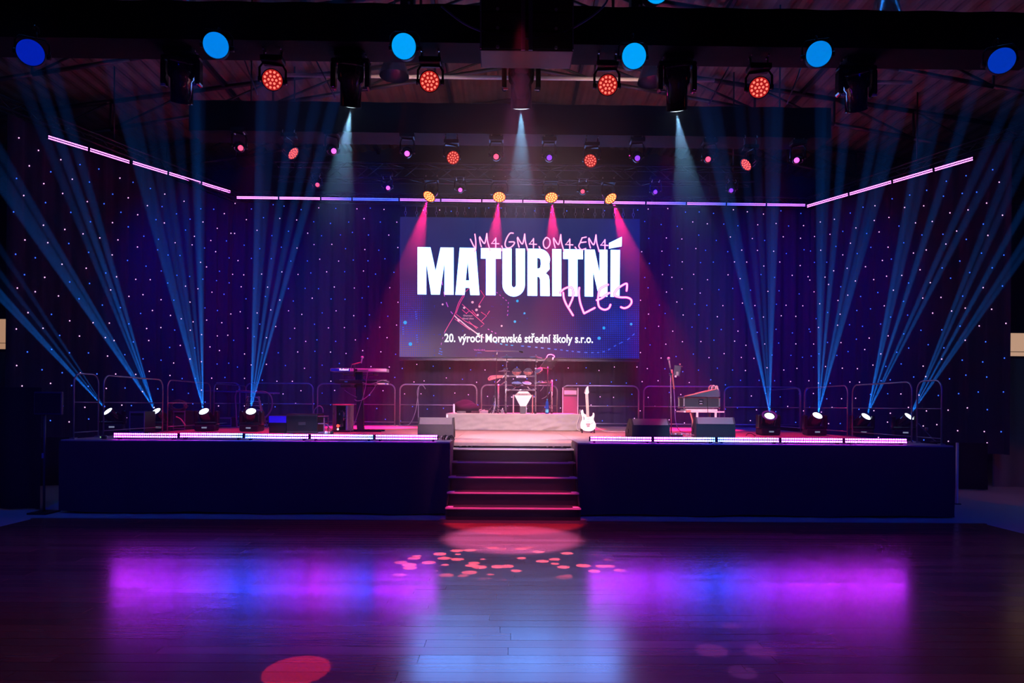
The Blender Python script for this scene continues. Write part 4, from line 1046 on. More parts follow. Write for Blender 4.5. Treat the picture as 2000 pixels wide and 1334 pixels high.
pad('tom_pad', 1031.5, 726.3, .108, (0, -.18, .98), 'right of the two rack tom pads over the nameplate bar', PINKRIM, DARKHEAD, (1033, 734))
pad('floor_tom_pad', 1052, 724, .10, (-.5, -.5, .7), 'small tilted tom pad right of the rack under the music stand', PINKRIM, DARKHEAD, (1046, 730), dy=.1)
pad('snare_pad', 1009, 748.5, .125, (0, -.25, .95), 'snare pad with silver rim below the tom pads', CHROME, mat('blue_grey_head', (.25, .28, .5), .4), (1001, 761), hgt=.09, dy=.05)
pad('snare_pad', 1029, 748.5, .105, (.1, -.3, .9), 'small pale pad right of the silver-rimmed snare pad', WHITEPAINT, mat('pale_violet_head', (.5, .4, .6), .4), (1036, 761), hgt=.07, dy=.1)
def cymbal(px, py, r, nrm, label, stand, m):
    c = D(px, py); r_ = root('cymbal_pad', c, label, 'cymbal', 'cymbal pads'); R = zto(nrm)
    MB().lathe([(r, -.012), (r*.98, -.006), (r*.35, .012), (r*.2, .03), (r*.05, .036)], R=R, n=30).build('bow', m, r_)
    MB().lathe([(.016, .03), (.018, .05), (.008, .06)], R=R, n=10).build('wing_nut', CHROME, r_)
    s = D(*stand)-c
    MB().tube((0, 0, -.01), (0, 0, min(s.z, -.05)), .011, n=8).build('stand_rod', CHROME, r_)
    MB().rbox((0, 0, s.z*.93), (.07, .05, .05), .012).build('rod_clamp', CHROME, r_)
    MB().rbox((.02, -.01, s.z*.35), (.05, .035, .03), .008).build('tilter', CHROME, r_)
DKCY = mat('dark_rubber_cymbal', (.035, .02, .025), .45)
cymbal(989.5, 697.5, .148, (0, -.18, 1), 'dark cymbal pad on the left upright, just below the video wall', (989.5, 722), DKCY)
cymbal(1047, 698, .155, (.1, -.25, 1), 'dark cymbal pad on the right upright, just below the video wall', (1047, 722), DKCY)
cymbal(985, 724.5, .140, (0, -.1, 1), 'pinkish-edged lower cymbal pad left of the tom pads', (985, 735), mat('pink_dark_cymbal', (.16, .07, .07), .4))
# large folded pad at the left with its clamp
c = D(967, 736); r_ = root('hi_hat_pad', c, 'wedge-shaped hi-hat pad left of the rack', 'drum pad', 'drum pads')
def PP(px, py, dy=0): return D(px, py, dy)-c
MB().path([PP(*q) for q in ((954, 742), (953.5, 739), (958, 735), (967, 734), (985, 733.5), (985, 736.5), (970, 738.5), (956, 742.5), (954, 742))], .011, n=6).build('rim', PINKRIM, r_)
MB().add([PP(955, 741), PP(959, 736), PP(983, 734.4), PP(983, 736), PP(968, 738.5)]+[PP(955, 741, .28), PP(959, 736, .28), PP(983, 734.4, .28), PP(983, 736, .28), PP(968, 738.5, .28)],
         [(0,1,2,3,4), (9,8,7,6,5), (0,5,6,1), (1,6,7,2), (2,7,8,3), (3,8,9,4), (4,9,5,0)]).build('pad_body', RUBBERRED, r_)
MB().tube(PP(981, 738.5, -.03), PP(985.5, 733, -.03), .011).build('wing_bolt', WHITEPAINT, r_); MB().tube(PP(970.5, 747.5, -.03), PP(977, 741, -.03), .011).build('wing_bolt', WHITEPAINT, r_)
MB().tube(PP(968, 738, .1), seat(D(966, 760, .1), RZ+.02)-c, .014).build('stand_tube', CHROME, r_)
for k in range(3):
    a = k*2*PI/3+.5; b_ = seat(D(966, 760, .1), RZ+.25)-c
    MB().tube(b_, b_+Vector((.22*math.cos(a), .16*math.sin(a), -.24)), .010).build('leg', CHROME, r_)
MB().rbox(seat(D(964, 770, .05), RZ+.33)-c, (.03, .05, .12), .01).build('pedal_chain_guard', BLACKPLASTIC, r_)
# kick pad
c = seat(D(1021.5, 790, -.25), RZ); kp = root('kick_pad', c, 'cream hexagonal kick drum pad tower under the rack', 'drum pad')
yk = YD-.25
def K(px, py): q = at(px, py, yk)-c; return (q.x, q.z)
M_ = Matrix(((1, 0, 0, 0), (0, 0, 1, 0), (0, 1, 0, 0), (0, 0, 0, 1)))
MB().prism([K(1013.5, 764.5), K(1030.5, 764.5), K(1039, 772.5), K(1027.5, 793.5), K(1016, 793.5), K(1005, 772.5)], -.03, .03, M_).build('kick_head', IVORY, kp)
MB().prism([K(1009, 768.3), K(1034.5, 768.3), K(1038.6, 772.4), K(1005.4, 772.4)], -.034, -.0305, M_).build('name_band', mat('tan_band', (.42, .33, .25), .6), kp)
a = K(1013, 771.6); text('Roland', .20, .030, (a[0], -.036, a[1]), mat('band_ink', (.08, .05, .05), .5), kp, 'band_lettering', bold=.02)
a, b = K(1015.5, 793), K(1026.5, 804); MB().rbox(((a[0]+b[0])/2, .05, (a[1]+.004)/2), (b[0]-a[0], .12, a[1]), .01).build('base', STEELDARK, kp)
for px, mm in ((1002.8, 0), (1040.2, 1)):
    a = K(px, 771); MB().tube((a[0], -.02, 0), (a[0], -.02, a[1]), .017).build('leg', PINKRIM if mm else mat('pale_pink_post', (.7, .45, .42), .4), kp)
    a2 = K(px+(3.2 if mm else -3.2), 775.5); MB().lathe([(.018, 0), (.02, .02), (.012, .03)], (a2[0], -.02, a2[1]), zto((0, -1, 0)), n=8).build('knob', WHITEPAINT, kp)
    MB().tube((a[0], -.02, a2[1]), (a2[0], -.02, a2[1]), .007).build('knob_stem', CHROME, kp)
a = K(1028, 795); MB().tube((a[0], .02, 0), (a[0], .02, a[1]+.02), .010).build('spur', WHITEPAINT, kp)
a = K(1030, 795); MB().tube((a[0]+.09, .02, 0), (a[0], .02, a[1]+.02), .008).build('spur', STEELDARK, kp)
for px, w_ in ((1002.8, .1), (1040.2, -.1)):
    a = K(px, 775.5); MB().tube((a[0], 0, a[1]), (a[0]+w_, .0, a[1]), .009).build('side_strut', BLACKMETAL, kp)
# small effects box and module with cables at the right of the kit
c = D(1063, 748.5, .3); r_ = root('drum_module', c, 'small drum module with sprouting cable plugs right of the rack', 'drum module')
MB().rbox((0, 0, -.015), (.34, .18, .04), .01).build('case', BLACKPLASTIC, r_)
for i in range(9):
    x = -.15+i*.036; MB().path([(x, -.05, .0), (x+.01, -.06, .04+.01*(i % 3)), (x+.03, -.07, .055), (x+.045, -.08, .02)], .006, n=5).build('plug', CHROME if i % 2 else PINKRIM, r_)
MB().lathe([(.02, 0), (.02, .02)], (-.14, -.06, .02), zto((0, -1, 0)), n=8).build('blue_indicator', emit('blue_dot', (.05, .2, 1), 1.5), r_)
hung_cable([(1062, 752), (1060, 758), (1055, 764)], YD+.3, 'thin cable looping below the drum module', .006)
hung_cable([(1075, 752), (1074, 765), (1066, 775), (1058, 779)], YD+.25, 'long thin cable sagging from the drum module', .006)
# drummer's boom microphone stand
c = seat(D(968.5, 790, -.1), RZ); r_ = root('microphone_stand', c, 'tall boom microphone stand left of the drums, its boom level across the screen', 'microphone stand', 'microphone stands')
def Q(px, py, dy=-.1): return D(px, py, dy)-c
MB().tube((0, 0, .1), Q(970.3, 692), .010).build('pole', BLACKMETAL, r_)
MB().tube(Q(968.8, 740), Q(969.2, 786), .016).build('lower_tube', BLACKMETAL, r_)
MB().tube(Q(947, 685.5), Q(1014, 686.3), .008).build('boom', mat('pinkish_boom', (.5, .38, .38), .3, .6), r_)
MB().rbox(Q(970.5, 690), (.04, .04, .06), .01).build('boom_joint', CHROME, r_)
MB().lathe([(.012, -.02), (.022, .02), (.030, .05), (.026, .08), (.01, .09)], Q(1015, 686), zto((1, -.1, -.3)), n=14).build('microphone', BLACKMETAL, r_)
for k in range(3):
    a = k*2*PI/3+.4; MB().tube((0, 0, .16), (.24*math.cos(a), .16*math.sin(a), .012), .009).build('leg', BLACKMETAL, r_)
c = seat(D(964.5, 790, -.3), RZ); r_ = root('pedal_stand', c, 'short folded stand with hanging cable left of the drum rack', 'stand')
MB().tube((0, 0, .0), (0, 0, .42), .012).build('tube', CHROME, r_); MB().rbox((0, 0, .33), (.04, .05, .1), .01).build('clamp', BLACKPLASTIC, r_)
MB().path(smooth_pts([(.03, 0, .36), (.035, -.02, .2), (.0, -.03, .08), (-.03, 0, .01)]), .008).build('cable', WHITEPAINT, r_)
for k in range(3):
    a = k*2*PI/3; MB().tube((0, 0, .10), (.16*math.cos(a), .12*math.sin(a), .01), .008).build('leg', CHROME, r_)
# music stand with clip lamp
c = seat(D(1069, 790, .2), RZ); r_ = root('music_stand', c, 'black perforated music stand with a white clip lamp right of the drums', 'music stand')
def Q(px, py, dy=.2): return D(px, py, dy)-c
A, B, C_, D_ = Q(1066.5, 699), Q(1090.5, 702), Q(1077.5, 722), Q(1054, 718)
du, dv = (B-A), (D_-A)
desk = MB(); NU, NV = 17, 13
vs = [A+du*(i/NU)+dv*(j/NV) for j in range(NV+1) for i in range(NU+1)]
fs = []
for j in range(NV):
    for i in range(NU):
        hole = i % 2 == 1 and j % 2 == 1 and 0 < i < NU-1 and not (j > 6 and 6 < i < 11)
        if not hole: k = j*(NU+1)+i; fs.append((k, k+1, k+NU+2, k+NU+1))
desk.add(vs, fs); n_ = du.cross(dv).normalized()*.006; desk.add([v+n_ for v in vs], fs)
desk.build('desk', mat('desk_black', (.004, .004, .006), .6, 0, .2), r_)
MB().tube(D_, C_, .014).build('ledge', BLACKMETAL, r_); MB().tube(Q(1055, 717), Q(1066.5, 699.5), .006).build('edge', CHROME, r_)
MB().path(smooth_pts([Q(*q) for q in ((1067.5, 699), (1070, 694), (1076, 692.5), (1082, 695), (1083, 698))]), .011).build('lamp_neck', WHITEPAINT, r_)
MB().rbox(Q(1080, 700.5), (.035, .03, .07), .01, Matrix.Rotation(.35, 3, 'Y')).build('lamp_head', WHITEPAINT, r_)
MB().tube((0, 0, .05), Q(1070, 716), .012).build('pole', BLACKMETAL, r_)
for k in range(3):
    a = k*2*PI/3+.2; MB().tube((0, 0, .2), (.22*math.cos(a), .16*math.sin(a), .01), .009).build('leg', BLACKMETAL, r_)
# bottle
c = seat(at(1068.5, 800, YD-.35), RZ); r_ = root('water_bottle', c, 'blue plastic water bottle standing on the riser right of the drums', 'bottle')
def bottle_mat():
    m = mat('blue_bottle_plastic', (.02, .10, .55), .08, 0, .6); m.node_tree.nodes['Principled BSDF'].inputs['Transmission Weight'].default_value = .5; return m
MB().lathe([(.035, 0), (.042, .01), (.042, .09), (.038, .11), (.042, .13), (.042, .20), (.036, .225), (.041, .24), (.035, .27), (.016, .315), (.014, .325)], n=20).build('body', bottle_mat(), r_)
MB().lathe([(.0435, .035), (.0435, .105)], n=20, cap0=False, cap1=False).build('paper_label', mat('teal_label', (.10, .55, .6), .5), r_)
MB().lathe([(.018, .320), (.018, .345), (.015, .35)], n=14).build('cap', mat('teal_cap', (.02, .35, .45), .4), r_)
# black bag heap
def blob(name, c, sx, sy, sz, m, label, cat, seed, amp=.22):
    bm = bmesh.new(); bmesh.ops.create_icosphere(bm, subdivisions=4, radius=1); r2 = random.Random(seed)
    ks = [(Vector((r2.uniform(-3, 3), r2.uniform(-3, 3), r2.uniform(-3, 3))), r2.uniform(0, 6), r2.uniform(.3, 1)) for _ in range(9)]
    mb = MB(); vs = []
    for v in bm.verts:
        d_ = 1+amp*sum(a*math.sin(k.dot(v.co)*1.3+p) for k, p, a in ks)/3.2
        p_ = v.co*d_; z = max(p_.z*sz, -sz*.55)+sz*.55
        vs.append((p_.x*sx, p_.y*sy, z))
    bm.verts.index_update()
    mb.add(vs, [tuple(v.index for v in f.verts) for f in bm.faces], smooth=True); bm.free()
    o = mb.build(name, m, loc=c); return tag(o, label, cat)
blob('gear_bag', seat(at(913, 800, 16.6), RZ), .29, .22, .19, mat('black_bag_cloth', (.004, .005, .012), .9, 0, .1, bump=.5), 'soft black bag slumped on the left end of the riser', 'bag', 4, .35)
c = seat(at(886.5, 800, 16.0), RZ)
o = MB().lathe([(.022, 0), (.024, .01), (.024, .185), (.018, .2), (.018, .215)], n=16).build('spray_can', WHITEPAINT, loc=c); tag(o, 'white upright can at the left front corner of the riser', 'can')
c = seat(at(901, 803, 15.95), RZ)
o = MB().lathe([(.10, 0), (.105, .01), (.105, .045), (.095, .05)], n=24).build('cable_reel', mat('brown_grey_tin', (.25, .2, .18), .4, .4), loc=c); tag(o, 'flat round tin in front of the black bag', 'tin')
r_ = root('pedal_board', seat(at(945, 803, 16.3), RZ), 'pile of small dark pedals and adapters left of the drum rack', 'pedals')
for i, (x, y, w, h) in enumerate(((-.2, 0, .2, .05), (.02, -.05, .16, .07), (.16, .05, .12, .05), (-.05, .1, .14, .09))): MB().rbox((x, y, h/2), (w, .12, h), .012).build('pedal', GREYPLASTIC if i % 2 else BLACKPLASTIC, r_)
MB().path(smooth_pts([(-.3, 0, .01), (-.1, -.12, .06), (.05, -.1, .1), (.2, -.05, .03), (.3, 0, .01)]), .007).build('cable', BLACKPLASTIC, r_)
r_ = root('kick_adapter', seat(at(981, 803, 16.1), RZ), 'small grey box with a bright plug between the left rack uprights', 'adapter')
MB().rbox((0, 0, .045), (.07, .07, .09), .01).build('body', GREYPLASTIC, r_); MB().tube((0, 0, .09), (.01, 0, .13), .012).build('plug', WHITEPAINT, r_)
# ---------------- amplifier behind, guitar ----------------
def boxobj(name, px0, py0, px1, Y, dep, m, label, cat, z0=DECK, group=None, rz=0):
    a = at(px0, py0, Y); b = at(px1, py0, Y); w = b.x-a.x; h = a.z-z0
    r_ = root(name, ((a.x+b.x)/2, Y+dep/2, z0), label, cat, group, rz)
    MB().rbox((0, 0, h/2), (w, dep, h), .015).build('cabinet', m, r_); return r_, w, h
r_, w, h = boxobj('bass_amplifier', 1099, 757, 1129, 18.0, .5, BLACKPLASTIC, 'tall black amplifier cabinet behind the riser, between drums and white guitar', 'amplifier')
MB().box((0, -.252, h*.42), (w*.86, .01, h*.72)).build('grille_cloth', mat('amp_grille', (.05, .04, .06), .8, scale=90, bump=.5), r_)
MB().box((0, -.256, h*.88), (w*.8, .012, h*.1)).build('control_panel', GREYPLASTIC, r_); MB().tube((-.1, 0, h+.02), (.1, 0, h+.02), .014).build('handle', BLACKMETAL, r_)
for s in (-1, 1): MB().box((s*w*.49, -.25, h/2), (.02, .03, h)).build('edge_trim', mat('amp_trim_grey', (.3, .28, .32), .4, .5), r_)
YG = 14.6
c = at(1148, 845, YG); c.z = DECK
gt = root('electric_guitar', c, 'white electric guitar standing upright right of the drum riser', 'guitar')
def G(x, y): q = at(1120+x/11.11, 740+y/11.11, YG)-c; return (q.x, q.z)
lean = Matrix.Translation((0, .0, .0)) @ Matrix.Rotation(-.10, 4, 'X')
def gp(poly, y0, y1, m, name, holes=()):
    M_ = lean @ Matrix(((1, 0, 0, 0), (0, 0, 1, 0), (0, 1, 0, 0), (0, 0, 0, 1)))
    return MB().prism([G(*p) for p in poly], y0, y1, M_, [[G(*p) for p in h] for h in holes]).build(name, m, gt)
GW = mat('glossy_white_paint', (.85, .83, .82), .2, 0, .5, coat=.6)
body = [(205, 668), (182, 674), (166, 700), (168, 760), (190, 830), (186, 890), (162, 940), (148, 1000), (155, 1062), (190, 1108), (250, 1130), (320, 1138), (400, 1130), (452, 1103), (482, 1052), (488, 990), (466, 940), (442, 900), (440, 860), (455, 812), (458, 762), (442, 733), (425, 737), (420, 780), (395, 812), (362, 824), (342, 808), (282, 808), (272, 770), (242, 764), (222, 735), (214, 690)]
gp(body, -.02, .022, GW, 'body', [[(214, 815), (222, 812), (236, 840), (240, 870), (230, 898), (218, 896), (226, 865)]])
gp([(268, 325), (325, 325), (343, 830), (284, 830)], -.030, -.005, mat('maple_fretboard', (.62, .52, .42), .4), 'neck')
gp([(268, 330), (243, 300), (262, 240), (282, 180), (318, 152), (333, 160), (335, 230), (345, 290), (325, 330)], -.028, -.012, GW, 'headstock')
fm = MB()
for i in range(20):
    yy = 345+485*(1-.5**(i/11.0))/(1-.5**(20/11)); a = G(268+(yy-325)*.032, yy); b = G(325+(yy-325)*.036, yy); fm.tube(lean @ Vector((a[0], -.031, a[1])), lean @ Vector((b[0], -.031, b[1])), .0018, n=4)
fm.build('frets', CHROME, gt)
for i in range(6):
    a = G(268+10*i*.9+2, 215+i*-8+60); q = G(258-(i < 3)*0+i*6, 292-i*24); MB().lathe([(.007, 0), (.009, .006), (.006, .02)], lean @ Vector((q[0], -.03, q[1])), zto((0, -1, 0)), n=8).build('tuning_peg', CHROME, gt)
    a = G(280+i*6.5, 335); b = G(290+i*11.5, 995); MB().tube(lean @ Vector((a[0], -.036, a[1])), lean @ Vector((b[0], -.036, b[1])), .0011, n=4).build('string', CHROME, gt)
gp([(285, 862), (352, 862), (352, 882), (285, 882)], -.028, -.018, mat('cream_pickup', (.6, .52, .5), .4), 'pickup'); gp([(288, 925), (352, 925), (352, 938), (288, 938)], -.028, -.018, bpy.data.materials['cream_pickup'], 'pickup')
gp([(272, 968), (364, 968), (364, 1000), (350, 1010), (350, 1046), (292, 1050), (290, 1012), (272, 1000)], -.032, -.018, mat('dark_chrome_tremolo', (.22, .18, .18), .3, .8), 'tremolo_bridge')
q, q2 = G(372, 985), G(432, 945); MB().tube(lean @ Vector((q[0], -.035, q[1])), lean @ Vector((q2[0], -.03, q2[1])), .003, n=5).build('tremolo_arm', CHROME, gt)
q = G(446, 1018); MB().lathe([(.010, 0), (.008, .014)], lean @ Vector((q[0], -.02, q[1])), zto((0, -1, 0)), n=10).build('volume_knob', WHITEPAINT, gt)
gs = root('guitar_stand', Vector((c.x, c.y+.06, DECK)), 'low black stand holding the white guitar', 'stand')
for s in (-1, 1):
    MB().path([(s*.13, -.16, .01), (s*.13, -.13, .05), (s*.12, -.02, .06), (s*.10, .18, .012)], .010).build('foot', BLACKMETAL, gs)
    MB().path([(s*.13, -.13, .02), (s*.13, -.15, .09)], .012).build('cradle_arm', BLACKMETAL, gs)
MB().tube((-.13, -.02, .06), (.13, -.02, .06), .010).build('cross_tube', BLACKMETAL, gs); MB().tube((0, -.01, .06), (0, .10, .42), .009).build('back_tube', BLACKMETAL, gs)
cable([(1164, 834), (1172, 838), (1182, 842), (1215, 843), (1240, 842)], YG-.02, .007, 'guitar cable running right from the white guitar along the deck', GREYPLASTIC)
cable([(1133, 800), (1131, 815), (1127, 828), (1127, 838), (1133, 841)], 15.6, .008, 'pale cable dangling at the right end of the drum riser', mat('pale_cable', (.5, .47, .47), .4))

# ---------------- keyboards ----------------
YK = 14.6
def KB(px, py, dy=0): return at(px, py, YK+dy)
c = Vector((KB(704, 843).x, YK, DECK)); ks = root('keyboard_stand', c, 'single-column black keyboard stand with a flat base plate', 'keyboard stand')
b0, b1 = KB(705, 842), KB(700, 726)
MB().rbox(((b0.x+b1.x)/2-c.x, .03, (b1.z-DECK)/2), (.15, .10, b1.z-DECK), .02, Matrix.Rotation(-.035, 3, 'Y')).build('column', mat('anthracite_column', (.03, .02, .03), .4), ks)
a, b = KB(653, 843), KB(748, 843)
for dy in (-.18, .22): MB().rbox(((a.x+b.x)/2-c.x, dy, .02), (b.x-a.x, .06, .035), .012).build('base_foot', BLACKMETAL, ks)
MB().rbox((0, .02, .022), (.12, .44, .03), .01).build('base_bar', BLACKMETAL, ks)
for z_px in (731, 753):
    z_ = KB(700, z_px).z-DECK
    for x in (-.33, .33): MB().rbox((x-.02, -.04, z_), (.035, .34, .02), .006).build('support_arm', BLACKMETAL, ks)
    MB().rbox((-.02, .04, z_-.014), (.74, .04, .02), .006).build('arm_bar', GREYPLASTIC if z_px == 731 else BLACKMETAL, ks)
def keyboard(name, px0, px1, pt, pb, dep, label, m, ends=None, letter=True):
    a, b = KB(px0, pt, -.2), KB(px1, pb, -.2); w, h = b.x-a.x, a.z-b.z
    r_ = root(name, ((a.x+b.x)/2, YK-.2+dep/2, b.z), label, 'keyboard')
    MB().rbox((0, 0, h/2), (w, dep, h), .01).build('case', m, r_)
    kk = MB(); n = 44
    for i in range(n): kk.box((-w/2+.06+(w-.12)*(i+.5)/n, dep*.28, h+.006), ((w-.12)/n*.88, dep*.36, .014))
    kk.build('white_keys', WHITEPAINT, r_)
    bk = MB()
    for i in range(n):
        if i % 7 not in (2, 6): bk.box((-w/2+.06+(w-.12)*(i+1)/n, dep*.20, h+.018), ((w-.12)/n*.5, dep*.22, .012))
    bk.build('black_keys', BLACKPLASTIC, r_)
    return r_, w, h, dep
r_, w, h, dep = keyboard('synthesizer', 645, 755, 719.3, 726.3, .32, 'upper synthesizer, long white back panel with blue light painted on its left half', mat('silver_white_case', (.72, .70, .74), .3, 0, .5))
text('Roland', .19, .045, (-w*.335, -dep/2-.006, .022), emit('white_emission_letters', (1, 1, 1), .9, (.8, .8, .8)), r_, 'back_lettering', bold=.03)  # brand letters carry some emission of their own
pl_ = MB().rbox((-w*.32, -dep/2-.001, h/2), (w*.34, .004, h*.9), .002).build('blue_panel', mat('painted_blue_light', (.01, .08, .75), .35), r_)  # blue light on the left half, put into the colour
MB().rbox((.08*w, -dep/2-.003, h*.5), (w*.20, .006, h*.45), .002).build('connector_strip', GREYPLASTIC, r_)
MB().rbox((w*.42, -dep/2-.003, h*.5), (w*.06, .006, h*.7), .002).build('end_block', WHITEPAINT, r_)
MB().rbox((-w*.045, -dep/2-.006, h*.5), (w*.05, .012, h*.8), .004).build('socket_block', BLACKPLASTIC, r_)
for i in range(7): MB().lathe([(.006, 0), (.006, .008)], (.0*w+.02+i*.028, -dep/2-.004, h*.5), zto((0, -1, 0)), n=6).build('socket', BLACKPLASTIC, r_)
r_, w, h, dep = keyboard('stage_piano', 653, 757, 742, 749.5, .30, 'lower black keyboard on the column stand', BLACKPLASTIC)
MB().box((-w*.28, -dep/2-.003, h*.5), (.06, .005, .02)).build('blue_badge', emit('blue_badge', (.05, .12, 1), .4), r_)
a = KB(748, 749, -.22); r_ = root('sound_module', (a.x, YK-.22, a.z-.03), 'small pale sound module hanging at the right end of the lower keyboard', 'sound module')
MB().rbox((0, 0, .02), (.22, .12, .03), .008).build('case', WHITEPAINT, r_); MB().box((.07, -.062, .02), (.03, .004, .02)).build('blue_button', emit('blue_button', (.02, .05, 1), .7), r_)
a = KB(681, 752, -.1); r_ = root('power_box', (a.x, YK-.1, a.z-.03), 'black box under the left half of the lower keyboard', 'adapter')
MB().rbox((0, 0, .01), (.30, .2, .07), .01).build('case', BLACKPLASTIC, r_)
MB().rbox((.10, 0, .01), (.08, .21, .05), .01).build('cover', STEELDARK, r_)
c = KB(693, 719, -.36); r_ = root('keyboard_microphone', c, 'vocal microphone on a short crooked boom above the synthesizer', 'microphone', 'microphone stands')
def Q(px, py): return KB(px, py, -.36)-c
MB().tube(Q(692, 736), Q(692, 712), .013).build('clamp_post', BLACKMETAL, r_); MB().path([Q(687, 712), Q(693, 710.8), Q(705, 707.5)], .012).build('boom', PINKRIM, r_)
MB().tube(Q(705.5, 709.5), Q(707, 701), .011, .015).build('microphone_body', WHITEPAINT, r_)
MB().lathe([(.010, -.03), (.026, -.015), (.030, .0), (.026, .018), (.012, .030)], Q(707.6, 698), n=14).build('microphone_grille', WHITEPAINT, r_)
MB().path(smooth_pts([Q(687, 713), Q(685.5, 718), Q(687, 722)]), .005).build('cable', GREYPLASTIC, r_)
PALEC = mat('mauve_cable', (.30, .24, .34), .4)
cable([(718, 724), (716, 740), (712, 765), (704, 790), (694, 822), (687, 838), (684, 843)], YK-.36, .008, 'long grey cable falling from the synthesizer to the deck', PALEC)
cable([(738, 744), (731, 758), (720, 772), (708, 781), (698, 783), (692, 780)], YK-.36, .008, 'grey cable looping from the lower keyboard to the column', PALEC)
cable([(708, 747), (718, 750), (729, 749), (740, 745), (748, 743), (760, 746)], YK-.38, .008, 'light cable draped along the lower keyboard', PALEC)
cable([(673, 762), (683, 769), (697, 776)], YK-.07, .007, 'short cable end left of the keyboard column', PALEC)
# metal canister
c = Vector((at(668, 840, 14.3).x, 14.4, DECK)); cn = root('metal_drum_stool', c, 'knee-high ribbed metal cylinder with an open dark front left of the keyboard column', 'cylinder')
h = at(668, 792, 14.4).z-DECK; rad = .205; mb = MB(); n = 44; prof = []
a0, a1 = math.radians(-118), math.radians(-62)
ring = [(rad+(.012 if i % 2 else 0), math.radians(-62)+(2*PI-math.radians(56))*i/n) for i in range(n+1)]
vs = [(q*math.cos(t), q*math.sin(t), z) for z in (.03, h) for q, t in ring]
mb.add(vs, [(i, i+1, n+2+i, n+1+i) for i in range(n)], smooth=False); mb.build('ribbed_shell', mat('brushed_steel', (.5, .5, .55), .3, .9), cn)
MB().lathe([(rad+.014, h), (rad+.018, h+.01), (rad+.01, h+.028), (.05, h+.032)], n=30, cap0=False).build('lid', PINKRIM, cn); MB().lathe([(rad+.01, 0), (rad+.016, .01), (rad+.012, .035)], n=30).build('base_ring', BLACKMETAL, cn)
MB().lathe([(.12, .035), (.12, h-.01)], n=14).build('dark_core', BLACKPLASTIC, cn)
rg = random.Random(2)
for i in range(16):
    x = rg.uniform(-.07, .09); z = rg.uniform(.08, h-.08); MB().rbox((x, -.135-rg.random()*.02, z), (rg.uniform(.01, .04), .02, rg.uniform(.02, .07)), .005).build('loose_part', [PINKRIM, GREYPLASTIC, CHROME, BLACKPLASTIC][i % 4], cn)
MB().lathe([(.03, 0), (.034, .02), (.02, .04)], (-.07, -.15, .13), zto((0, -1, 0)), n=10).build('red_lamp', emit('red_lamp', (1, .08, .05), 1.6), cn)
MB().lathe([(.02, 0), (.024, .02), (.01, .03)], (-.07, -.15, .06), zto((0, -1, 0)), n=10).build('white_lamp', emit('white_lamp', (1, .75, .8), 1.2), cn)

# ---------------- wedge monitors ----------------
WEDGE = mat('wedge_paint', (.012, .011, .016), .55, bump=.3, scale=80); WGRILL_LITTOP = mat('wedge_grille_and_lit_top', (.13, .125, .13), .6, scale=120, bump=.5)
def wedge(px0, px1, ptop, Y, label, rz=0, dep=.42, z=DECK, curved=False):
    a, b = at(px0, ptop, Y), at(px1, ptop, Y); w, h = b.x-a.x, a.z-z
    r_ = root('wedge_monitor', ((a.x+b.x)/2, Y+dep/2, z), label, 'stage monitor', 'wedge monitors', rz)
    pr = [(-dep/2, 0), (dep/2, 0), (dep/2, h*.35), (dep*.0, h), (-dep*.28, h), (-dep/2, h*.68)]
    M_ = Matrix(((0, 0, 1, 0), (1, 0, 0, 0), (0, 1, 0, 0), (0, 0, 0, 1)))
    MB().prism(pr, -w/2+.02, w/2-.02, M_).build('cabinet', WEDGE, r_)
    for s in (-1, 1):
        big = [(y*1.04, zz*1.02+(0 if zz else 0)) for y, zz in pr]
        MB().prism(big, s*(w/2)-.022 if s > 0 else -w/2, s*(w/2) if s > 0 else -w/2+.022, M_).build('side_cheek', WEDGE, r_, label='dark side panel')
        MB().lathe([(.05, 0), (.045, .006), (.02, .006)], (s*(w/2+.001), .05, h*.33), zto((s, 0, 0)), n=16).build('connector_dish', BLACKPLASTIC, r_)
        MB().prism([(-.10, h*.6), (-.02, h*.84), (.0, h*.82), (-.07, h*.57)], s*(w/2)+(.001 if s > 0 else -.004), s*(w/2)+(.004 if s > 0 else -.001), M_).build('hand_slot', BLACKPLASTIC, r_)
    # top strip with light painted in grey and the driver grille facing the band
    MB().add([(-w/2+.03, -dep*.5-.006, h*.685), (w/2-.03, -dep*.5-.006, h*.685), (w/2-.03, -dep*.285, h*1.0+.006), (-w/2+.03, -dep*.285, h+.006)], [(0, 1, 2, 3)]).build('lit_top_strip', WGRILL_LITTOP, r_)
    MB().add([(-w/2+.03, dep*.5, h*.37), (w/2-.03, dep*.5, h*.37), (w/2-.03, .01, h+.004), (-w/2+.03, .01, h+.004)], [(0, 1, 2, 3)]).build('driver_grille', WGRILL_LITTOP, r_)
    return r_, w, h
wedge(816, 886, 816, 11.95, 'wedge monitor left of the stairs, grey strip lit on top')
wedge(1231, 1307, 818.5, 12.6, 'wedge monitor right of the stairs, its pale rounded end towards the centre', rz=.12)
wedge(1362, 1437, 815.5, 12.8, 'wedge monitor in front of the case table, black and unlit', rz=-.06)
# cable bunch in front of left wedge
r_ = root('cable_plugs', at(871, 853, 11.2), 'black bunch of plugs beside the left wedge, at the end of the LED bars', 'plugs'); r_.location.z = DECK
for i in range(6): MB().path(smooth_pts([(-.09+i*.03, 0, .012), (-.07+i*.03, -.02, .06+.012*(i % 3)), (-.03+i*.03, .0, .05), (-.02+i*.03, .03, .01)]), .012).build('plug', BLACKPLASTIC if i % 3 else GREYPLASTIC, r_)

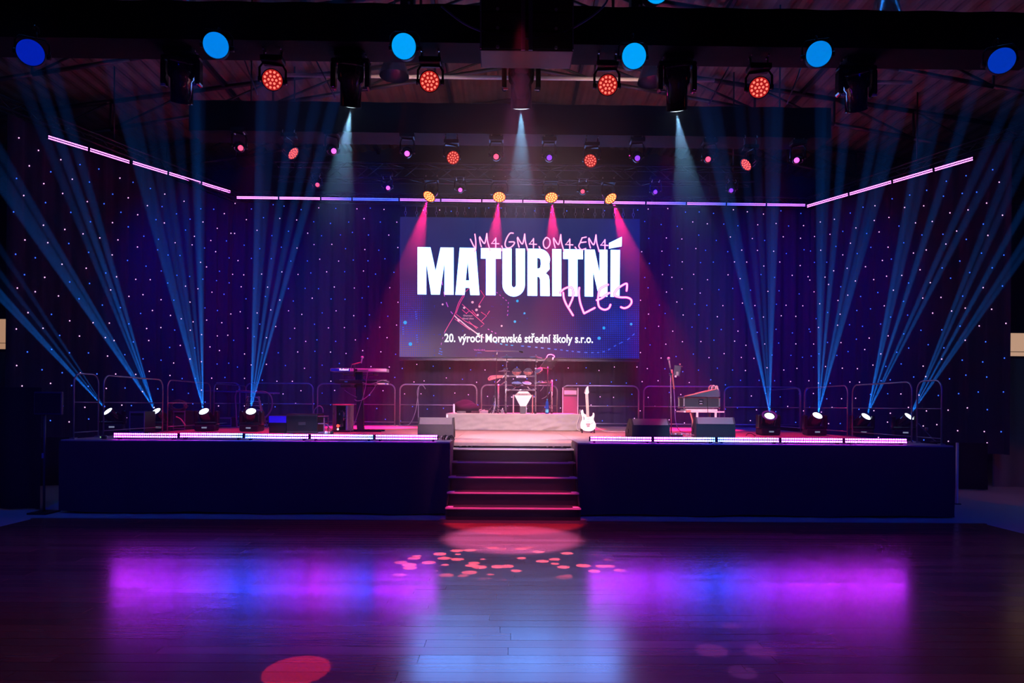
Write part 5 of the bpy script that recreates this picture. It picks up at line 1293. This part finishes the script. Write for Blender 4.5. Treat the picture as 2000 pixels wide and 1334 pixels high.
# ---------------- right microphone stand with tablet ----------------
YM2 = 13.9
c = Vector((at(1311, 845, YM2).x, YM2, DECK)); r_ = root('microphone_stand', c, 'microphone stand with tablet holder right of the screen, beside the case table', 'microphone stand', 'microphone stands')
def Q(px, py, dy=0): return at(px, py, YM2+dy)-c
MB().tube((0, 0, .05), Q(1310, 732), .011).build('pole', mat('mauve_pole', (.35, .28, .33), .3, .7), r_)
MB().tube(Q(1306.5, 704), Q(1316.5, 760), .009).build('boom', CHROME, r_); MB().tube(Q(1312, 722), Q(1316.5, 760), .015).build('boom_counterweight', RUBBERRED, r_)
MB().rbox(Q(1310, 731), (.07, .05, .05), .012).build('boom_joint', CHROME, r_); MB().lathe([(.012, -.03), (.027, -.01), (.031, .004), (.024, .024), (.01, .032)], Q(1305.8, 700.5), n=14).build('microphone_grille', WHITEPAINT, r_)
MB().tube(Q(1306.3, 703), Q(1309, 718), .020, .013).build('microphone_body', GREYPLASTIC, r_)
MB().lathe([(.12, 0), (.125, .012), (.10, .028), (.02, .04)], n=24).build('round_base', BLACKMETAL, r_)
M_ = Matrix(((1, 0, 0, 0), (0, 0, 1, 0), (0, 1, 0, 0), (0, 0, 0, 1)))
A = [Q(*p, -.03) for p in ((1317, 713.5), (1330.5, 714.5), (1327, 735.5), (1315, 733))]
MB().prism([(p.x, p.z) for p in A], -.04, -.028, M_).build('tablet', mat('tablet_back', (.05, .05, .07), .35), r_)
MB().path([Q(1312, 733), Q(1318, 728), Q(1323, 724)], .009).build('holder_arm', CHROME, r_); MB().rbox(Q(1323, 730, -.08), (.05, .02, .08), .008).build('holder_clamp', GREYPLASTIC, r_)
MB().tube(Q(1327, 714, -.05), Q(1333.5, 716, -.05), .010).build('holder_grip', CHROME, r_); MB().lathe([(.014, 0), (.016, .02)], Q(1328, 712.5, -.05), n=8).build('holder_knob', PINKRIM, r_)
MB().lathe([(.018, 0), (.02, .03), (.008, .04)], Q(1319.5, 737, -.05), n=8).build('bright_knob', WHITEPAINT, r_)
cable([(1316, 760), (1318, 790), (1318.5, 812), (1322, 832), (1330, 843), (1350, 848)], YM2-.1, .007, 'microphone cable hanging beside the right stand down to the deck', mat('blue_violet_cable', (.2, .12, .4), .4))
cable([(1309, 780), (1306, 795), (1305, 815)], YM2+.05, .005, 'thin dark cable left of the right microphone stand', BLACKPLASTIC)
r_ = root('pedal_tray', Vector((at(1320, 849, 13.2).x, 13.2, DECK)), 'row of effect pedals at the foot of the right microphone stand', 'pedals')
MB().rbox((0, 0, .02), (.24, .14, .03), .008).build('tray', BLACKMETAL, r_)
for i in range(6): MB().rbox((-.1+i*.04, -.04, .05), (.028, .05, .03), .006).build('pedal', [CHROME, PINKRIM, WHITEPAINT][i % 3], r_)
for (x0, x1, y, n_) in ((1340, 1345, 843, 'smaller'), (1349, 1358, 845.5, 'larger')):
    a, b = at(x0, y, 13.6), at(x1, y, 13.6); r_ = root('socket_strip', ((a.x+b.x)/2, 13.6, DECK), f'white power strip on the deck left of the case table, the {n_}', 'power strip', 'white power strips')
    MB().rbox((0, 0, .025), (b.x-a.x, .08, .05), .008).build('housing', WHITEPAINT, r_); MB().box((0, -.041, .028), ((b.x-a.x)*.8, .004, .02)).build('slot_row', GREYPLASTIC, r_)
# ---------------- table with flight case and mixer ----------------
YT = 14.2
def T(px, py, dy=0): return at(px, py, YT+dy)
a, b = T(1335, 804), T(1415, 804); zt = T(1380, 804.5).z; tc_ = Vector(((a.x+b.x)/2, YT+.3, DECK))
r_ = root('folding_table', tc_, 'white-topped keyboard table carrying the flight case', 'table')
WT = mat('white_table_top', (.75, .74, .7), .4)
MB().rbox((0, 0, zt-DECK), (b.x-a.x, .60, .03), .008).build('table_top', WT, r_); MB().rbox((-.04, -.05, zt-DECK+.035), (.66, .48, .045), .012).build('raised_board', WT, r_)
MB().rbox((-(b.x-a.x)/2+.10, -.31, zt-DECK+.01), (.10, .03, .05), .01).build('end_clamp', PINKRIM, r_)
for px, dy, m in ((1352.5, .5, 'mauve_pole'), (1361.5, .02, 'white_table_top'), (1386, .5, 'mauve_pole'), (1397.5, .02, 'white_table_top')):
    x = T(px, 820, dy).x-tc_.x; MB().rbox((x, dy-.3, (zt-DECK)/2), (.042, .042, zt-DECK-.01), .008).build('leg', bpy.data.materials[m], r_)
cable([(1348.5, 807), (1352, 820), (1354, 830), (1358, 843)], YT-.05, .018, 'thick pinkish cable slanting down at the left table legs', PINKRIM)
a, b = T(1344.5, 790), T(1406, 790); z0, z1 = T(1380, 797).z, T(1380, 775.3).z; w, h = b.x-a.x, z1-z0
fc = root('flight_case', ((a.x+b.x)/2-.04, YT+.25, z0), 'black flight case with silver edges and a butterfly latch on the table', 'flight case', rz=.0)
fc['category'] = 'case'
CH = mat('case_laminate', (.035, .035, .05), .35, bump=.3, scale=25); fw, fd = w+.085, .42
MB().rbox((0, 0, h/2), (fw-.02, fd-.02, h-.02), .01).build('body', CH, fc)
for z in (.012, h-.012):
    for y in (-fd/2, fd/2): MB().rbox((0, y, z), (fw, .03, .03), .006).build('edge_profile', ALU, fc)
    for x in (-fw/2, fw/2): MB().rbox((x, 0, z), (.03, fd, .03), .006).build('edge_profile', ALU, fc)
for x in (-fw/2, fw/2):
    for y in (-fd/2, fd/2):
        MB().rbox((x, y, h/2), (.03, .03, h), .006).build('edge_profile', ALU, fc)
        for z in (.015, h-.015): MB().lathe([(.01, -.026), (.026, -.012), (.028, 0), (.026, .012), (.01, .026)], (x, y, z), n=10).build('ball_corner', CHROME, fc)
MB().rbox((-.02, -fd/2-.008, h*.52), (.10, .012, .11), .02).build('latch', CHROME, fc)
MB().rbox((-.02, -fd/2-.018, h*.40), (.06, .010, .012), .004).build('latch_wing', WHITEPAINT, fc); MB().rbox((-.02, -fd/2-.018, h*.62), (.06, .010, .012), .004).build('latch_wing', WHITEPAINT, fc)
for i in range(14): MB().lathe([(.005, 0), (.004, .004)], (-fw*.42+i*fw*.065, -fd/2+.008, h*(.78 if i % 2 else .73)), zto((0, -1, 0)), n=6).build('rivet', CHROME, fc)
c = T(1368, 774, .1); c.z = z1; mx = root('mixing_desk', c, 'tilted mixing desk rising to the right on top of the flight case', 'mixer')
def Q(px, py, dy=0): q = T(px, py, .1+dy)-c; return q
P_ = [Q(1337, 775), Q(1396.5, 760.5), Q(1401, 764), Q(1402, 775)]
M_ = Matrix(((1, 0, 0, 0), (0, 0, 1, 0), (0, 1, 0, 0), (0, 0, 0, 1)))
MB().prism([(P_[0].x, 0.0), (P_[1].x, P_[1].z), (P_[2].x, P_[2].z), (P_[3].x, 0.0)], -.14, .16, M_).build('case', mat('mixer_blue_grey', (.05, .07, .12), .4), mx)
MB().tube(Q(1337, 774, -.15), Q(1396, 760.8, -.15), .012).build('front_edge', PINKRIM, mx); MB().tube(Q(1358, 769, -.10), Q(1384, 762.5, -.10), .014).build('side_edge', PINKRIM, mx)
rg = random.Random(9)
for i in range(26):
    t = rg.uniform(.05, .95); p = Q(1337+59.5*t, 775-14.5*t, rg.uniform(-.1, .1)); MB().lathe([(.009, 0), (.007, .018)], p, zto((-.25, 0, 1)), n=6).build('knob', [WHITEPAINT, PINKRIM, GREYPLASTIC][i % 3], mx)
for i in range(9):
    x0 = 1385+i*1.6; MB().path(smooth_pts([Q(x0, 763), Q(x0-1+i*.3, 757-i % 3), Q(x0+4, 752.5+i % 3), Q(1399+i*.4, 758), Q(1401+i*.3, 765)]), .006, n=5).build('patch_cable', [PINKRIM, GREYPLASTIC, BLACKPLASTIC, WHITEPAINT][i % 4], mx)
MB().path([Q(1402, 768, .1), Q(1406, 767.8, .1)], .008).build('plug', PINKRIM, mx)
cable([(1380, 757), (1381, 765), (1382, 790), (1382.5, 816)], YT-.02, .006, 'dark cable falling over the front of the flight case', BLACKPLASTIC)
cable([(1457, 851), (1461, 847), (1468, 847), (1476, 852)], 13.4, .008, 'small black cable hoop on the pink deck right of the black wedge', BLACKPLASTIC)
cable([(1330, 846), (1345, 849), (1360, 850), (1375, 851)], 13.0, .007, 'pale cable lying in front of the power strips', mat('pinkish_cable', (.6, .3, .35), .4))

# ---------------- left side equipment ----------------
YA = 13.4
r_, w, h = boxobj('rack_case', 560, 808, 620, YA, .5, BLACKPLASTIC, 'black equipment case behind the LED bars, left of the metal cylinder', 'case')
for z in (.03, h-.03): MB().box((0, -.252, z), (w, .012, .03)).build('edge_profile', STEELDARK, r_)
MB().rbox((0, -.255, h*.5), (.14, .012, .06), .01).build('handle', STEELDARK, r_)
r_, w, h = boxobj('monitor_desk', 525, 811.5, 559.5, YA+.1, .35, BLACKPLASTIC, 'small black desk with a glowing deep blue panel, left of the equipment case', 'desk')
z0, z1 = at(540, 825.5, YA+.1).z-DECK, at(540, 812.5, YA+.1).z-DECK
MB().box((0, -.178, (z0+z1)/2), (w*.97, .008, z1-z0)).build('blue_panel', emit('blue_screen', (.0, .0, .72), 1.0), r_)
r_ = root('purple_shelf', (at(627, 850, 13.6).x, 13.6, DECK), 'open two-tier metal shelf right of the equipment case', 'shelf'); hh = at(627, 808, 13.6).z-DECK
MV = mat('mauve_steel', (.25, .12, .22), .5)
for x in (-.06, .10):
    for y in (-.15, .15): MB().box((x, y, hh/2-(.04 if x > 0 else 0)), (.02, .02, hh-(.08 if x > 0 else 0))).build('post', MV, r_)
for z in (.02, hh*.5, hh-.05): MB().rbox((.02, 0, z), (.18, .32, .02), .004).build('shelf_board', MV, r_)
cable([(613, 810), (614, 801), (619, 795), (625, 793), (630, 798), (631, 806)], 13.6, .010, 'bent cable arching over the two-tier shelf', PALEC)
cable([(633, 826), (640, 830), (645, 839)], 13.5, .008, 'cable running from the shelf to the metal cylinder', PALEC)
for i, (px, n_) in enumerate(((637, 'left'), (643, 'middle'), (648, 'right'))):
    a = at(px, 846, 13.3); o = MB().lathe([(.03, 0), (.035, .02), (.025, .05), (.01, .055)], n=10).build('floor_plug', [WHITEPAINT, PINKRIM, BLACKPLASTIC][i], loc=(a.x, 13.3, DECK)); tag(o, f'plug lying by the foot of the metal cylinder, {n_} of three', 'plug', 'plugs by the metal cylinder')
# A-frame cable rack
c = Vector((at(494, 808, 16.2).x, 16.2, DECK)); r_ = root('cable_ladder', c, 'A-frame rack hung with coiled cables behind the fourth beam head', 'cable rack')
h = at(494, 774, 16.2).z-DECK
for s in (-1, 1): MB().tube((s*.26, 0, 0), (s*.13, 0, h), .020, n=6).build('upright', PINKRIM, r_); MB().tube((s*.24, .3, 0), (s*.12, .02, h), .015, n=6).build('rear_leg', MV, r_)
for i in range(6):
    z = h-.02-i*.10; k = .13+.13*(1-z/h)
    MB().tube((-k-.03, 0, z), (k+.03, 0, z), .010, n=6).build('rung', ALU, r_)
    for s in (-1, 1): MB().path(smooth_pts([(s*.02, -.03, z), (s*(k-.02), -.04, z-.02), (s*(k+.02), -.04, z-.09), (s*(k+.01), -.03, z-.14)]), .008, n=5).build('hung_cable', GREYPLASTIC if s > 0 else BLACKPLASTIC, r_)
cable([(463, 836), (461, 800), (463, 766), (500, 765.5), (515, 765), (526, 770), (531, 780), (531, 795), (525, 808), (515, 820), (508, 838)], 15.4, .016, 'thick cable arching right of the cable rack', mat('dark_blue_hose', (.05, .05, .2), .35))
# long bar stand
c = Vector((at(470, 808, 17.2).x, 17.2, DECK)); r_ = root('bar_stand', c, 'long horizontal bar on a thin stand behind the third beam head', 'stand')
zb = at(470, 766, 17.2).z-DECK; MB().tube((at(400, 765, 17.2).x-c.x, 0, zb+.02), (at(546, 769, 17.2).x-c.x, 0, zb-.02), .018, n=8).build('bar', mat('dark_blue_bar', (.06, .05, .18), .4), r_)
for x in (-.7, .7): MB().tube((x, 0, 0), (x, 0, zb), .015, n=6).build('post', BLACKMETAL, r_); MB().tube((x, -.25, .015), (x, .25, .015), .015, n=6).build('foot', BLACKMETAL, r_)
MB().rbox((at(465, 766, 17.2).x-c.x, -.02, zb+.02), (.08, .05, .05), .01).build('clip', PINKRIM, r_)
MB().tube((at(424, 766, 17.2).x-c.x, 0, zb), (at(417, 740, 17.2).x-c.x, 0, zb+.34), .008, n=5).build('thin_rod', BLACKMETAL, r_)
# boxes
for (x0, yt, x1, Y, n_, cat) in ((253, 803, 283, 13.0, 'low dark case between the two left beam heads', 'case'), (338, 802, 362, 14.8, 'open-framed amplifier case right of the second beam head', 'amplifier'), (425, 815, 452, 16.8, 'low dark tray of gear between the third and fourth beam heads', 'tray')):
    r_, w, h = boxobj('equipment_case', x0, yt, x1, Y, .4, BLACKPLASTIC, n_, cat)
    MB().box((0, -.202, h-.02), (w, .012, .03)).build('upper_profile', MV, r_); MB().box((0, -.202, .03), (w, .012, .03)).build('lower_profile', MV, r_)
    for s in (-1, 1): MB().box((s*(w/2-.01), -.203, h/2), (.02, .012, h)).build('side_profile', MV, r_)
    MB().box((0, -.201, h/2), (w*.8, .006, h*.6)).build('front_panel', mat('dark_panel', (.03, .03, .05), .5, scale=60, bump=.3), r_)
mb = MB(); rg = random.Random(5); c = at(348, 790, 15.0)
for i in range(9):
    rr_ = rg.uniform(.10, .17); t0 = rg.uniform(0, 6); mb.path([(rr_*1.15*math.cos(t0+t*.5), rg.uniform(-.05, .05), rr_*.75*math.sin(t0+t*.5)+rg.uniform(-.01, .01)) for t in range(14)], .009, n=5)
o = mb.build('cable_bundle', mat('red_light_in_cable', (.30, .08, .10), .45), loc=(c.x, c.y, at(348, 803, 15.0).z+.12)); tag(o, 'tangled cable bundle, red light in its colour, lying on the open-framed case', 'cable bundle')  # red stage light put into the cable colour
cable([(344, 814), (352, 818), (358, 825), (362, 831)], 14.3, .014, 'curved cable, pink light in its colour, right of the second beam head', PINKRIM)  # pink light painted as the cable's own colour
# LED bar end connector at the far left
a = at(203, 850, 10.8); r_ = root('power_connector', (a.x, 10.8, DECK), 'small black connector with a green light left of the first LED bar', 'connector')
MB().rbox((0, 0, .03), (.07, .05, .05), .01).build('housing', BLACKPLASTIC, r_); MB().lathe([(.008, 0), (.006, .01)], (-.045, -.01, .035), zto((0, -1, 0)), n=8).build('green_light', emit('green_led', (.35, 1, .3), 1.0), r_)
# screen on a tall stand left of the stage
a, b = at(68, 765, 10.6), at(122, 810, 10.6); c = Vector(((a.x+b.x)/2, 10.6, 0)); r_ = root('stand_display', c, 'dark flat display on a tall stand left of the stage', 'display')
MB().rbox((0, 0, (a.z+b.z)/2), (b.x-a.x, .05, a.z-b.z), .01).build('casing', mat('dark_blue_casing', (.02, .02, .05), .4), r_)
MB().box((0, -.027, (a.z+b.z)/2), ((b.x-a.x)*.92, .004, (a.z-b.z)*.86)).build('dark_screen', GLOSSBLACK, r_)
x = at(84, 900, 10.6).x-c.x; MB().tube((x, .03, .02), (x, .03, a.z-.1), .018).build('pole', STEELDARK, r_)
MB().rbox((x, .03, .015), (.30, .35, .03), .01).build('foot', BLACKMETAL, r_); MB().box((x, -.005, at(84, 890, 10.6).z), (.03, .01, .08)).build('height_scale', GREYPLASTIC, r_)
# gooseneck rod at the right end of the stage
c = Vector((at(1829, 861, 11.6).x, 11.6, DECK)); r_ = root('gooseneck_arm', c, 'thin gooseneck arm leaning at the right end of the stage', 'stand')
MB().path(smooth_pts([(0, 0, .012)]+[at(x, y, 11.6)-c for x, y in ((1822, 858), (1810, 845), (1800, 834), (1794, 827))]), .009).build('arm', mat('steel_arm', (.4, .4, .42), .3, .8), r_)
MB().rbox(at(1809.5, 838, 11.6)-c, (.04, .04, .05), .008).build('clip', PINKRIM, r_); MB().rbox((0, 0, .012), (.16, .12, .02), .006).build('foot', BLACKMETAL, r_)

r_ = root('light_slit', (at(1869, 950, 12.2).x, 12.2, 0), 'bright light slit shown as a pale upright board beside the right end of the stage skirt', 'sliver')  # pale strip stands in for a slit of light beside the skirt
MB().rbox((0, 0, .56), (.035, .04, 1.10), .006).build('sliver', mat('slit_light', (.60, .50, .40), .6), r_)
MB().rbox((0, 0, .01), (.10, .10, .02), .004).build('foot', STEELDARK, r_)
